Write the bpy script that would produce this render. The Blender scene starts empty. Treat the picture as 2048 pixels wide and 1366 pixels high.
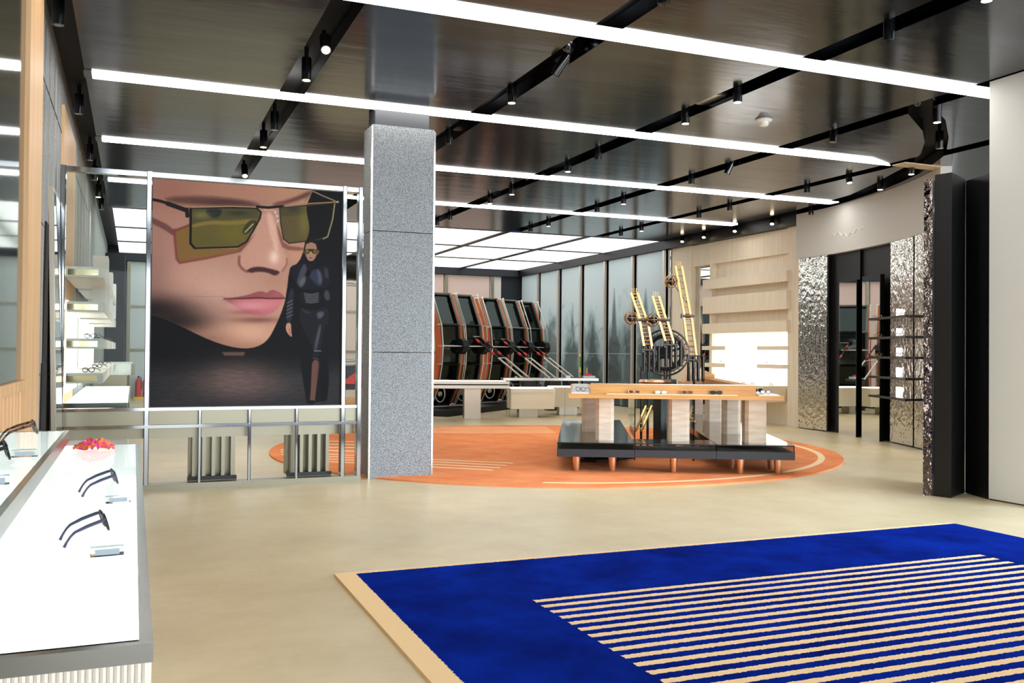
import bpy, math, random
import numpy as np
from mathutils import Vector, Matrix
random.seed(7); rng=np.random.default_rng(7)
SC=bpy.context.scene; COL=SC.collection
PI=math.pi
# ------------------------------------------------------------------ camera
FPX=1847.44; YAW=math.radians(22.2609); PIT=math.radians(.66839); ROL=math.radians(.4826); CH=1.3
fw=Vector((math.sin(YAW)*math.cos(PIT),math.cos(YAW)*math.cos(PIT),math.sin(PIT)))
r0=Vector((math.cos(YAW),-math.sin(YAW),0)); u0=r0.cross(fw)
rt=r0*math.cos(ROL)+u0*math.sin(ROL); up=u0*math.cos(ROL)-r0*math.sin(ROL)
cam=bpy.data.cameras.new('camera'); co=bpy.data.objects.new('camera',cam); COL.objects.link(co)
co.matrix_world=Matrix(((rt.x,up.x,-fw.x,0),(rt.y,up.y,-fw.y,0),(rt.z,up.z,-fw.z,CH),(0,0,0,1)))
cam.sensor_width=36; cam.lens=FPX/2048*36; cam.clip_start=.05; cam.clip_end=200
SC.camera=co
CP=Vector((0,0,CH))
def ray(px,py): return fw+rt*((px-1024)/FPX)-up*((py-683)/FPX)
def onX(px,py,x): d=ray(px,py); return CP+d*(x/d.x)
def onY(px,py,y): d=ray(px,py); return CP+d*(y/d.y)
def onZ(px,py,z): d=ray(px,py); return CP+d*((z-CH)/d.z)
def atD(px,py,dep): return CP+ray(px,py)*dep
# ------------------------------------------------------------------ materials
def srgb(c): return tuple((x/12.92 if x<=.04045 else ((x+.055)/1.055)**2.4) for x in [v/255 for v in c])
MATS={}
def mat(name,c=(128,128,128),rough=.5,metal=0.,emit=None,es=1.,coat=0.,trans=0.,ior=1.45,alpha=1.,spec=.5,
        noise=None,bump=None,aniso=None,attr=None):
    m=bpy.data.materials.new(name); m.use_nodes=True; nt=m.node_tree; b=nt.nodes['Principled BSDF']
    L=srgb(c); b.inputs['Base Color'].default_value=(*L,1); b.inputs['Roughness'].default_value=rough
    b.inputs['Metallic'].default_value=metal; b.inputs['IOR'].default_value=ior
    b.inputs['Specular IOR Level'].default_value=spec
    b.inputs['Coat Weight'].default_value=coat; b.inputs['Coat Roughness'].default_value=.04
    b.inputs['Transmission Weight'].default_value=trans; b.inputs['Alpha'].default_value=alpha
    if emit: b.inputs['Emission Color'].default_value=(*srgb(emit),1); b.inputs['Emission Strength'].default_value=es
    tc=None
    def coord(scale,vec='Object'):
        nonlocal tc
        if tc is None: tc=nt.nodes.new('ShaderNodeTexCoord')
        mp=nt.nodes.new('ShaderNodeMapping'); nt.links.new(tc.outputs[vec],mp.inputs['Vector'])
        mp.inputs['Scale'].default_value=scale; return mp.outputs['Vector']
    if noise:   # (color2, scale vec, detail, lo, hi)
        c2,sc,det,lo,hi=noise
        n=nt.nodes.new('ShaderNodeTexNoise'); n.inputs['Scale'].default_value=1; n.inputs['Detail'].default_value=det; n.inputs['Roughness'].default_value=.74 if det>9 else .5
        nt.links.new(coord(sc),n.inputs['Vector'])
        mr=nt.nodes.new('ShaderNodeMapRange'); mr.inputs['From Min'].default_value=lo; mr.inputs['From Max'].default_value=hi
        nt.links.new(n.outputs['Fac'],mr.inputs['Value'])
        mx=nt.nodes.new('ShaderNodeMix'); mx.data_type='RGBA'
        mx.inputs['A'].default_value=(*L,1); mx.inputs['B'].default_value=(*srgb(c2),1)
        nt.links.new(mr.outputs['Result'],mx.inputs['Factor']); nt.links.new(mx.outputs['Result'],b.inputs['Base Color'])
    if attr:
        a=nt.nodes.new('ShaderNodeAttribute'); a.attribute_name=attr
        nt.links.new(a.outputs['Color'],b.inputs['Base Color'])
    if bump:    # (scale vec, detail, strength, dist, kind)
        sc,det,st,di,kind=bump
        if kind=='voronoi':
            n=nt.nodes.new('ShaderNodeTexVoronoi'); n.feature='SMOOTH_F1'; n.inputs['Scale'].default_value=1; o=n.outputs['Distance']
        else:
            n=nt.nodes.new('ShaderNodeTexNoise'); n.inputs['Scale'].default_value=1; n.inputs['Detail'].default_value=det; o=n.outputs['Fac']
        nt.links.new(coord(sc),n.inputs['Vector'])
        bp=nt.nodes.new('ShaderNodeBump'); bp.inputs['Strength'].default_value=st; bp.inputs['Distance'].default_value=di
        nt.links.new(o,bp.inputs['Height']); nt.links.new(bp.outputs['Normal'],b.inputs['Normal'])
    MATS[name]=m; return m
mat('floor',(214,199,162),.36,noise=((190,172,134),(1.1,1.1,1.1),13,.34,.7),bump=((160,160,160),4,.06,.002,'noise'))
mat('ceil',(72,79,92),.15,1.,noise=((46,50,56),(.35,2.2,1),5,.3,.7),bump=((1.2,5,1),5,.2,.012,'noise'))
mat('black',(14,14,15),.45); mat('blackmatte',(12,12,13),.7); mat('blackgloss',(16,17,18),.16,coat=.5)
mat('darkwall',(30,34,42),.55); mat('charcoal',(44,45,48),.5)
mat('white',(232,230,224),.5); mat('plaster',(218,217,209),.55); mat('plasterdim',(212,211,204),.6); mat('whitegloss',(238,238,236),.2)
mat('stone',(152,155,155),.6,noise=((84,87,88),(120,120,120),3,.42,.62),bump=((160,160,160),2,.15,.002,'noise'))
mat('wallstone',(164,168,168),.65,noise=((120,124,126),(90,90,90),3,.4,.65))
mat('steel',(190,188,180),.22,1.); mat('rimsteel',(132,132,128),.2,1.); mat('chrome',(158,162,164),.09,1.); mat('satin',(176,166,148),.33,1.)
mat('champagne',(132,128,110),.32,.85); mat('gold',(208,166,106),.34,1.); mat('copper',(232,188,150),.36,1.)
mat('brass',(206,160,112),.3,1.); mat('goldmirror',(214,196,160),.12,1.); mat('darkmetal',(58,56,54),.3,1.); mat('gunmetal',(92,90,86),.28,1.)
mat('mirror',(225,228,226),.015,1.); mat('mirrordim',(196,198,196),.03,1.)
mat('hammered',(214,210,204),.05,1.,bump=((13,13,10),2,1.,.015,'noise'))
mat('hammerdark',(104,92,84),.05,1.,bump=((16,16,12),2,1.,.025,'noise'))
mat('pink',(205,180,172),.6); mat('backpanel',(206,198,192),.55); mat('coldpanel',(198,206,208),.45)
mat('beigewood',(246,234,212),.5,noise=((234,219,194),(30,30,1.2),4,.35,.7))
mat('wood',(212,158,92),.45,noise=((194,138,76),(2,2,40),4,.35,.7))
mat('woodstrip',(228,188,140),.5,noise=((206,162,112),(26,26,.8),4,.35,.7))
mat('orangewood',(190,102,48),.4,noise=((150,76,34),(10,10,2),4,.3,.7))
mat('travertine',(236,216,190),.55,noise=((214,192,164),(3,3,26),5,.35,.68),bump=((8,8,60),4,.2,.004,'noise'))
mat('cream',(234,221,194),.45); mat('flute',(222,214,200),.5)
mat('niche',(255,255,255),.5,emit=(255,252,246),es=1.6)
mat('lit',(255,255,255),.3,emit=(255,255,255),es=1.0)
mat('card',(255,255,255),.3,emit=(255,255,255),es=1.4)
mat('strip',(255,255,255),.5,emit=(255,253,250),es=9.)
mat('lumi',(255,255,255),.5,emit=(244,249,250),es=1.35)
mat('lamp',(255,240,215),.5,emit=(255,226,180),es=12.)
mat('beigestrip',(205,182,150),.6)
mat('glass',(240,250,246),.02,trans=1.,ior=1.12); mat('acrylic',(235,240,240),.03,trans=1.,ior=1.2)
mat('darkglass',(50,56,60),.06,1.); mat('smokeglass',(24,26,28),.08,coat=1.)
mat('screenglass',(38,44,48),.07,1.)
mat('armglass',(52,58,57),.09,1.,bump=((2.,2.,2.),2,.25,.05,'noise'))
mat('red',(206,44,36),.4); mat('blue',(36,70,170),.5); mat('yellow',(226,190,60),.5); mat('green',(70,120,60),.5)
mat('tube',(206,200,188),.3,.6); mat('hose',(150,148,140),.4)
mat('tortoise',(120,72,26),.25,noise=((24,14,8),(160,160,160),2,.44,.56)); mat('lensgreen',(62,66,40),.3,spec=.3)
mat('lensbrown',(104,54,38),.3,spec=.3); mat('lensdark',(14,14,16),.25,spec=.3); mat('frameblue',(66,70,92),.3)
mat('bag',(240,120,60),.35,noise=((228,60,140),(50,50,50),1,.5,.56)); mat('plasticgrey',(150,160,168),.3)
mat('poster',(128,128,128),.55,attr='paint',spec=.12); mat('mural',(128,128,128),.3,attr='paint',spec=.25,coat=.06)
M=MATS
def carpet_mat(name,base,line,kind):
    m=bpy.data.materials.new(name); m.use_nodes=True; nt=m.node_tree; b=nt.nodes['Principled BSDF']; N=nt.nodes.new; Lk=nt.links.new
    b.inputs['Roughness'].default_value=.95; b.inputs['Specular IOR Level'].default_value=.02
    tc=N('ShaderNodeTexCoord'); pos=tc.outputs['Object']
    nz=N('ShaderNodeTexNoise'); nz.inputs['Scale'].default_value=70; nz.inputs['Detail'].default_value=3; Lk(pos,nz.inputs['Vector'])
    sb=N('ShaderNodeVectorMath'); sb.operation='SUBTRACT'; Lk(nz.outputs['Color'],sb.inputs[0]); sb.inputs[1].default_value=(.5,.5,.5)
    scv=N('ShaderNodeVectorMath'); scv.operation='SCALE'; Lk(sb.outputs[0],scv.inputs[0]); scv.inputs['Scale'].default_value=.022
    ad=N('ShaderNodeVectorMath'); ad.operation='ADD'; Lk(pos,ad.inputs[0]); Lk(scv.outputs[0],ad.inputs[1])
    sx=N('ShaderNodeSeparateXYZ'); Lk(ad.outputs[0],sx.inputs[0])
    def mth(op,a,bb=None,c=None):
        n=N('ShaderNodeMath'); n.operation=op
        for i,v in enumerate((a,bb,c)):
            if v is None: continue
            if isinstance(v,(int,float)): n.inputs[i].default_value=v
            else: Lk(v,n.inputs[i])
        return n.outputs[0]
    X,Y=sx.outputs['X'],sx.outputs['Y']
    def between(v,lo,hi): return mth('MULTIPLY',mth('GREATER_THAN',v,lo),mth('LESS_THAN',v,hi))
    def OR(*a):
        o=a[0]
        for k in a[1:]: o=mth('MAXIMUM',o,k)
        return o
    if kind=='blue':     # X,Y relative to the carpet's far left corner, Y running toward the viewer is negative
        yy=mth('MULTIPLY',Y,-1.)
        s=mth('FRACT',mth('DIVIDE',mth('SUBTRACT',yy,.925),.1036))
        stripes=mth('MULTIPLY',mth('MULTIPLY',mth('LESS_THAN',s,.44),between(X,.845,4.005)),between(yy,.925,.925+.1036*26))
        border=OR(mth('LESS_THAN',X,.115),mth('LESS_THAN',yy,.045))
        mask=OR(stripes,border)
    else:
        rad=mth('SQRT',mth('ADD',mth('MULTIPLY',X,X),mth('MULTIPLY',Y,Y)))
        right=mth('GREATER_THAN',mth('ADD',mth('MULTIPLY',X,.75),mth('MULTIPLY',Y,-.66)),.9)
        ring=mth('MULTIPLY',between(rad,3.44,3.52),right)
        outs=[ring]
        for ang,s0,ds,n,e0,e1,w in ((-41,-2.65,.225,4,-4.,.1,.032),(-17,2.2,.27,5,-3.3,.35,.035),(-26,-.9,.4,4,-4,-2.35,.05)):
            a=math.radians(ang); d=(math.cos(a),math.sin(a)); nn=(-d[1],d[0])
            s=mth('ADD',mth('MULTIPLY',X,nn[0]),mth('MULTIPLY',Y,nn[1])); t=mth('ADD',mth('MULTIPLY',X,d[0]),mth('MULTIPLY',Y,d[1]))
            for k in range(n):
                outs.append(mth('MULTIPLY',between(s,s0+k*ds-w,s0+k*ds+w),between(t,e0,e1)))
        mask=mth('MULTIPLY',OR(*outs),mth('LESS_THAN',rad,3.6))
    big=N('ShaderNodeTexNoise'); big.inputs['Scale'].default_value=2.2; big.inputs['Detail'].default_value=7; big.inputs['Roughness'].default_value=.65; Lk(pos,big.inputs['Vector'])
    cr=N('ShaderNodeMapRange'); cr.inputs['From Min'].default_value=.3; cr.inputs['From Max'].default_value=.72; Lk(big.outputs['Fac'],cr.inputs['Value'])
    b1=N('ShaderNodeMix'); b1.data_type='RGBA'; b1.inputs['A'].default_value=(*srgb(base[0]),1); b1.inputs['B'].default_value=(*srgb(base[1]),1); Lk(cr.outputs['Result'],b1.inputs['Factor'])
    b2=N('ShaderNodeMix'); b2.data_type='RGBA'; Lk(mask,b2.inputs['Factor']); Lk(b1.outputs['Result'],b2.inputs['A']); b2.inputs['B'].default_value=(*srgb(line),1)
    Lk(b2.outputs['Result'],b.inputs['Base Color'])
    fine=N('ShaderNodeTexNoise'); fine.inputs['Scale'].default_value=260; Lk(pos,fine.inputs['Vector'])
    bp=N('ShaderNodeBump'); bp.inputs['Strength'].default_value=.5; bp.inputs['Distance'].default_value=.006; Lk(fine.outputs['Fac'],bp.inputs['Height']); Lk(bp.outputs['Normal'],b.inputs['Normal'])
    M[name]=m
carpet_mat('bluecarpet',((0,16,90),(2,40,150)),(238,206,158),'blue')
carpet_mat('orangecarpet',((220,128,82),(240,158,108)),(244,214,172),'orange')
# ------------------------------------------------------------------ mesh builder
def wm(o):
    m=o.matrix_basis.copy()
    return wm(o.parent)@m if o.parent else m
class MB:
    def __init__(s): s.v=[]; s.f=[]
    def add(s,vs,fs):
        n=len(s.v); s.v+= [tuple(v) for v in vs]; s.f+=[tuple(i+n for i in f) for f in fs]; return s
    def box(s,a,b,bev=0):
        (x0,y0,z0),(x1,y1,z1)=a,b
        x0,x1=min(x0,x1),max(x0,x1); y0,y1=min(y0,y1),max(y0,y1); z0,z1=min(z0,z1),max(z0,z1)
        if bev<=0:
            return s.add([(x0,y0,z0),(x1,y0,z0),(x1,y1,z0),(x0,y1,z0),(x0,y0,z1),(x1,y0,z1),(x1,y1,z1),(x0,y1,z1)],
              [(3,2,1,0),(4,5,6,7),(0,1,5,4),(1,2,6,5),(2,3,7,6),(3,0,4,7)])
        q=bev
        P=[(x0+q,y0),(x1-q,y0),(x1,y0+q),(x1,y1-q),(x1-q,y1),(x0+q,y1),(x0,y1-q),(x0,y0+q)]
        return s.prism(P,z0,z1)
    def prism(s,P,z0,z1,taper=None):
        n=len(P); A=sum(P[i][0]*P[(i+1)%n][1]-P[(i+1)%n][0]*P[i][1] for i in range(n))
        if A<0: P=P[::-1]
        T=P
        if taper: T=[(taper(p)) for p in P]
        vs=[(p[0],p[1],z0) for p in P]+[(p[0],p[1],z1) for p in T]
        fs=[tuple(range(n-1,-1,-1)),tuple(range(n,2*n))]+[(i,(i+1)%n,n+(i+1)%n,n+i) for i in range(n)]
        return s.add(vs,fs)
    def slab(s,p,q,n,th,z0,z1):   # vertical slab between plan points p,q thickened along n
        return s.prism([p,q,(q[0]+n[0]*th,q[1]+n[1]*th),(p[0]+n[0]*th,p[1]+n[1]*th)],z0,z1)
    def extr(s,P,d):              # closed 3d polygon P extruded by vector d
        n=len(P); P=[Vector(p) for p in P]; d=Vector(d)
        nr=Vector()
        for i in range(n): nr+=P[i].cross(P[(i+1)%n])
        if nr.dot(d)<0: P=P[::-1]
        return s.add(P+[p+d for p in P],[tuple(range(n-1,-1,-1)),tuple(range(n,2*n))]+[(i,(i+1)%n,n+(i+1)%n,n+i) for i in range(n)])
    def cyl(s,a,b,r0,r1=None,n=16,cap=True):
        a,b=Vector(a),Vector(b); r1=r0 if r1 is None else r1; d=(b-a).normalized()
        t=d.orthogonal().normalized(); w=d.cross(t)
        vs=[a+(t*math.cos(k*2*PI/n)+w*math.sin(k*2*PI/n))*r0 for k in range(n)]+[b+(t*math.cos(k*2*PI/n)+w*math.sin(k*2*PI/n))*r1 for k in range(n)]
        fs=[(k,(k+1)%n,n+(k+1)%n,n+k) for k in range(n)]
        if cap: fs+=[tuple(range(n-1,-1,-1)),tuple(range(n,2*n))]
        return s.add(vs,fs)
    def tube(s,path,r,n=8,closed=False,flat=None):
        P=[Vector(p) for p in path]; m=len(P); vs=[]; prev=None
        for i in range(m):
            if closed: d=(P[(i+1)%m]-P[i-1])
            else: d=P[min(i+1,m-1)]-P[max(i-1,0)]
            d.normalize()
            t=(prev-d*prev.dot(d)) if prev is not None else d.orthogonal()
            if t.length<1e-6: t=d.orthogonal()
            t.normalize(); w=d.cross(t); prev=t
            rr=r[i] if isinstance(r,(list,tuple)) else r
            for k in range(n): vs.append(P[i]+(t*math.cos(k*2*PI/n)+w*math.sin(k*2*PI/n))*rr)
        fs=[]
        for i in range(m if closed else m-1):
            a=i*n; b=((i+1)%m)*n
            for k in range(n): fs.append((a+k,a+(k+1)%n,b+(k+1)%n,b+k))
        if not closed: fs+=[tuple(range(n-1,-1,-1)),tuple(range((m-1)*n,m*n))]
        return s.add(vs,fs)
    def bar(s,a,b,w,h):   # square bar from a to b
        a,b=Vector(a),Vector(b); d=(b-a).normalized(); t=d.cross(Vector((0,0,1)))
        if t.length<1e-4: t=Vector((1,0,0))
        t.normalize(); q=t.cross(d)
        c=[t*w/2+q*h/2,-t*w/2+q*h/2,-t*w/2-q*h/2,t*w/2-q*h/2]
        return s.add([a+k for k in c]+[b+k for k in c],[(0,1,2,3),(7,6,5,4)]+[(i,4+i,4+(i+1)%4,(i+1)%4) for i in range(4)])
    def torus(s,c,ax,R,r,n=40,m=8,a0=0,a1=2*PI):
        ax=Vector(ax).normalized(); t=ax.orthogonal().normalized(); w=ax.cross(t); c=Vector(c)
        full=abs(a1-a0-2*PI)<1e-6
        pts=[c+(t*math.cos(a0+(a1-a0)*k/(n if full else n-1))+w*math.sin(a0+(a1-a0)*k/(n if full else n-1)))*R for k in range(n)]
        return s.tube(pts,r,m,closed=full)
    def lathe(s,c,prof,n=24):
        vs=[];fs=[];c=Vector(c)
        for (r,z) in prof:
            for k in range(n): vs.append(c+Vector((r*math.cos(k*2*PI/n),r*math.sin(k*2*PI/n),z)))
        for i in range(len(prof)-1):
            for k in range(n): fs.append((i*n+k,i*n+(k+1)%n,(i+1)*n+(k+1)%n,(i+1)*n+k))
        fs.append(tuple(range(n-1,-1,-1))); fs.append(tuple(range((len(prof)-1)*n,len(prof)*n)))
        return s.add(vs,fs)
    def build(s,name,m,parent=None,smooth=False,label=None):
        vs=s.v
        if parent is not None:
            inv=wm(parent).inverted(); vs=[inv@Vector(v) for v in vs]
        me=bpy.data.meshes.new(name); me.from_pydata(vs,[],s.f)
        me.materials.append(M[m] if isinstance(m,str) else m)
        if smooth:
            for p in me.polygons: p.use_smooth=True
            try: me.set_sharp_from_angle(angle=math.radians(40))
            except Exception: pass
        me.update()
        o=bpy.data.objects.new(name,me); COL.objects.link(o)
        if parent is not None: o.parent=parent
        if label: o['label']=label
        return o
def tag(o,label=None,cat=None,group=None,kind=None):
    if label: o['label']=label
    if cat: o['category']=cat
    if group: o['group']=group
    if kind: o['kind']=kind
    return o
def thing(name,label,cat,loc=(0,0,0),rz=0,group=None):
    o=bpy.data.objects.new(name,None); COL.objects.link(o); o.empty_display_size=.1
    o.location=loc; o.rotation_euler=(0,0,rz); return tag(o,label,cat,group)
def solo(mb,name,m,label,cat,loc,group=None,smooth=False):
    inv=Vector(loc); mb.v=[tuple(Vector(v)-inv) for v in mb.v]
    o=mb.build(name,m,None,smooth); o.location=loc; return tag(o,label,cat,group)
def struct(mb,name,m,smooth=False): return tag(mb.build(name,m,None,smooth),kind='structure')
def copy_tree(o,parent=None):
    c=o.copy(); COL.objects.link(c)
    if parent is not None: c.parent=parent
    for ch in list(o.children): copy_tree(ch,c)
    return c
def dup(o,loc,rz=None,label=None):
    c=copy_tree(o); c.location=loc
    if rz is not None: c.rotation_euler=(0,0,rz)
    if label: c['label']=label
    return c
ORD=['nearest','second','third','fourth','fifth','sixth','seventh','eighth','ninth','tenth','eleventh','twelfth']
# ------------------------------------------------------------------ room shell
Z=3.8
struct(MB().box((-3.2,-6,-.12),(14.5,26.8,0)),'floor','floor')
struct(MB().box((-3.2,-6,3.99),(14.5,26.8,4.12)),'ceiling','blackmatte')
# dark metal ceiling panels hung between the black channels
def cpanel(P): return MB().prism(P,Z,Z+.13)
YB=17.62
ceil=MB()
for a,b in ((-.44,1.27),(1.51,3.22),(3.46,5.17),(5.41,7.14)):
    ceil.prism([(a,-6),(b,-6),(b,YB),(a,YB)],Z,Z+.13)
ceil.prism([(7.38,YB),(7.38,7.27),(8.09,7.76),(8.55,8.17),(9.0,8.66),(9.08,8.78),(9.08,YB)],Z,Z+.13)
ceil.prism([(9.3,YB),(9.3,9.05),(9.59,9.68),(9.98,10.5),(10.32,11.33),(10.55,12.78),(10.7,14.),(10.74,YB)],Z,Z+.13)
ceil.prism([(7.38,-6),(7.38,6.95),(7.93,7.3),(8.6,7.87),(9.07,8.33),(9.1,8.33),(9.1,-6)],Z,Z+.13)
ceil.prism([(9.34,-6),(9.34,8.62),(9.65,9.1),(9.95,9.6),(10.22,10.21),(10.5,10.95),(10.72,11.77),(10.92,12.7),(11.0,13.3),(14.4,13.3),(14.4,-6)],Z,Z+.13)
struct(ceil,'ceiling','ceil')
struct(MB().box((-.9,-6,0),(-.66,26.6,Z+.19)),'wall_left','wallstone')
struct(MB().box((-.9,26.4,0),(11.5,26.6,Z+.19)),'wall_back','darkwall')
struct(MB().box((11.3,13.2,0),(11.5,26.5,Z+.19)),'wall_right','darkwall')
# black fascia at the head of the right and back walls
struct(MB().box((10.94,13.32,3.63),(11.28,26.38,Z+.1)),'trim_1','black')
struct(MB().box((-.64,26.2,3.62),(10.92,26.38,Z+.1)),'trim_2','darkwall')
# stone panel joints and inset vertical metal reveals on the left wall
j=MB()
for y in (7.42,7.95,8.35,8.83,9.2,12.2,12.9,13.6,14.3,15.0): j.box((-.662,y-.005,0),(-.654,y+.005,Z))
struct(j,'trim_3','satin')
j=MB()
for z in (1.1,2.25,3.35): j.box((-.661,6.9,z-.006),(-.655,15.2,z+.006))
struct(j,'trim_4','black')
# ---- strip lights
def strip(Y,x0,x1,w,label,end=None):
    t=thing('strip_light',label,'ceiling light',((x0+x1)/2,Y,Z-.012),group='long strip lights across the ceiling')
    P=[(x0,Y-w/2),(x1-(.5 if end else 0),Y-w/2),(x1,Y+w/2),(x0,Y+w/2)]
    MB().prism(P,Z-.014,Z-.001).build('diffuser','strip',t)
    MB().prism([(x0-.07,Y-w/2-.004),(x0-.002,Y-w/2-.004),(x0-.002,Y+w/2+.004),(x0-.07,Y+w/2+.004)],Z-.012,Z-.001).build('end_cap','gunmetal',t)
    return t
strip(6.37,-.38,9.8,.24,'nearest and widest white strip light crossing the dark ceiling')
s2=strip(9.2,-.38,9.15,.225,'white strip light passing above the neck of the grey column',True)
MB().box((9.18,9.09,Z-.014),(9.93,9.31,Z-.001)).build('unlit_end','beigestrip',s2,label='unlit beige end of strip')
strip(12.0,-.38,10.6,.215,'white strip light just beyond the grey column, third from the camera')
strip(14.85,-.38,10.7,.2,'farthest white strip light, before the luminous ceiling')
strip(3.54,-.38,7.0,.24,'assumed white strip light overhead, nearer than the widest visible one')  # assumed out of view, repeating the spacing of the visible strips
strip(.7,-.38,7.0,.24,'assumed white strip light above the viewer')  # also assumed and unseen, next in the same row
# ---- luminous ceiling
xs=[-.38,1.27,1.5,3.22,3.46,5.18,5.42,7.1,7.24,8.98,9.12,10.9]; ys=[(17.86,20.6),(20.74,23.3),(23.46,26.15)]
cn=['leftmost column','second column','third column','fourth column','fifth column','rightmost column']; rn=['front row','middle row','back row']
for i in range(6):
    for k,(ya,yb) in enumerate(ys):
        solo(MB().box((xs[2*i],ya,Z+.02),(xs[2*i+1],yb,Z+.08)),'luminous_ceiling_panel','lumi',
             f'glowing white ceiling panel, {rn[k]} and {cn[i]} of the luminous ceiling','ceiling light',((xs[2*i]+xs[2*i+1])/2,(ya+yb)/2,Z+.02),'luminous ceiling panels')
g=MB()
for i in range(5): g.box((xs[2*i+1]+.002,17.62,Z),(xs[2*i+2]-.002,26.19,Z+.1))
for ya,yb in ((17.63,17.85),(20.61,20.73),(23.31,23.45)):
    for i in range(6): g.box((xs[2*i],ya,Z+.005),(xs[2*i+1],yb,Z+.1))
struct(g,'trim_5','black')
# ------------------------------------------------------------------ spotlights
def make_spot(lit=True,drop=.10):
    t=thing('spotlight','','spotlight',(0,0,Z-drop),group='black spotlights in the ceiling channels')
    MB().cyl((0,0,Z-drop),(0,0,Z+.1),.043,n=20).build('housing','blackgloss',t,True)
    MB().cyl((0,0,Z+.1),(0,0,Z+.19),.02,n=10).build('stem','black',t)
    MB().cyl((0,0,Z-drop-.002),(0,0,Z-drop+.004),.034,n=20).build('lens','lamp' if lit else 'smokeglass',t)
    if lit:
        l=bpy.data.lights.new('spot_beam','SPOT'); l.energy=62; l.spot_size=math.radians(62); l.spot_blend=.8; l.color=(1,.86,.68); l.shadow_soft_size=.04
        lo=bpy.data.objects.new('beam',l); COL.objects.link(lo); lo.parent=t; lo.location=(0,0,-.02)
    return t
lit0=make_spot(True); dark0=make_spot(False); used={'l':False,'d':False}
def place_spot(x,y,label,lit=True,tilt=None):
    src=lit0 if lit else dark0; k='l' if lit else 'd'
    if used[k]: o=copy_tree(src)
    else: o=src; used[k]=True
    o.location=(x,y,Z-.1); o['label']=label
    o.rotation_euler=tilt or (0,0,0)
    return o
chan={'A':(1.39,'ceiling channel above the portrait poster',[(7.37,1,(-.75,.1,0)),(8.27,1),(10.28,0),(11.21,1),(13.17,1,(-.6,0,0))]),
 'B':(3.34,'ceiling channel passing right of the grey column',[(5.46,0),(7.23,0,(.4,.5,0)),(8.22,1),(10.13,0)]),
 'C':(5.3,'ceiling channel over the middle of the orange carpet',[(4.54,1),(5.41,0),(7.32,1),(8.22,1),(10.18,0),(11.04,1),(13.0,1),(13.94,1),(15.98,0),(16.76,0)]),
 'D':(7.27,'ceiling channel that meets the curved recess',[(8.25,0,(0,.15,0)),(10.27,0,(.2,.35,0)),(11.11,0),(13.07,1),(13.99,0),(15.98,1),(16.84,0)]),
 'E':(9.2,'short ceiling channel beyond the curved recess',[(10.11,1,(-.2,0,0)),(10.99,0),(12.91,0),(13.82,0),(15.81,1),(16.64,0)]),
 'L':(-.55,'black ceiling cove along the stone wall',[(7.6,0),(10.4,0),(12.9,0),(14.4,0),(16.0,1),(17.4,0)])}
for k,(x,nm,L) in chan.items():
    for i,e in enumerate(L):
        place_spot(x,e[0],f'{ORD[i]} black spotlight in the {nm}',bool(e[1]),e[2] if len(e)>2 else None)
for i,(x,y) in enumerate([(7.62,7.12),(8.6,8.0),(9.5,9.3),(9.98,10.35),(10.72,12.7)]):
    place_spot(x,y,f'{ORD[i]} black spotlight in the curved ceiling recess',i in (0,2,3))
for i,y in enumerate([13.9,15.04,16.1,16.91]):
    place_spot(10.84,y,f'{ORD[i]} bright spotlight above the beige wood wall',True,(-.35,.35,0))
# recessed discs, sprinklers, sensors
for i,(x,y,nm) in enumerate([(3.35,7.6,'channel right of the grey column, nearer of two'),(3.37,10.47,'channel right of the grey column, beside the column'),
        (7.29,7.56,'channel meeting the curved recess, beside the dome sensor'),(7.29,10.47,'channel meeting the curved recess, beside a tilted spotlight'),(7.3,13.3,'channel meeting the curved recess, farthest of three')]):
    d=MB().cyl((x,y,Z+.16),(x,y,Z+.188),.055,n=24)
    solo(d,'recessed_downlight','whitegloss',f'pale recessed disc in the {nm}','downlight',(x,y,Z+.16),'recessed ceiling discs',True)
for i,(x,y,nm) in enumerate([(3.34,6.98,'nearest strip light'),(5.29,12.4,'third strip light'),(7.3,7.07,'curved recess')]):
    t=thing('dome_sensor',f'small silver dome sensor in the ceiling channel by the {nm}','sensor',(x,y,Z+.05),group='silver dome sensors')
    MB().lathe((x,y,Z+.05),[(.055,.14),(.075,.1),(.08,.05),(.07,.03)],20).build('collar','chrome',t,True)
    MB().lathe((x,y,Z+.05),[(.05,.04),(.045,.01),(.03,-.015),(.01,-.03)],20).build('dome','smokeglass',t,True)
for i,(x,y,nm) in enumerate([(5.33,7.81,'beside two lit spotlights over the orange carpet'),(5.28,13.36,'farther along the middle channel')]):
    t=thing('ceiling_speaker',f'flat oblong speaker grille in the ceiling channel {nm}','speaker',(x,y,Z+.06),group='channel speakers')
    MB().box((x-.07,y-.22,Z+.06),(x+.07,y+.22,Z+.16),.03).build('body','gunmetal',t)
    MB().box((x-.06,y-.2,Z+.05),(x+.06,y+.2,Z+.06),.03).build('grille','steel',t)
t=thing('smoke_detector','white smoke detector on the dark metal ceiling','smoke detector',(6.17,8.06,Z-.07))
MB().lathe((6.17,8.06,Z),[(.085,0),(.09,-.012),(.07,-.03)],28).build('base','white',t,True)
MB().lathe((6.17,8.06,Z),[(.05,-.03),(.052,-.06),(.035,-.075)],20).build('sensor_cage','white',t,True)
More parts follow.
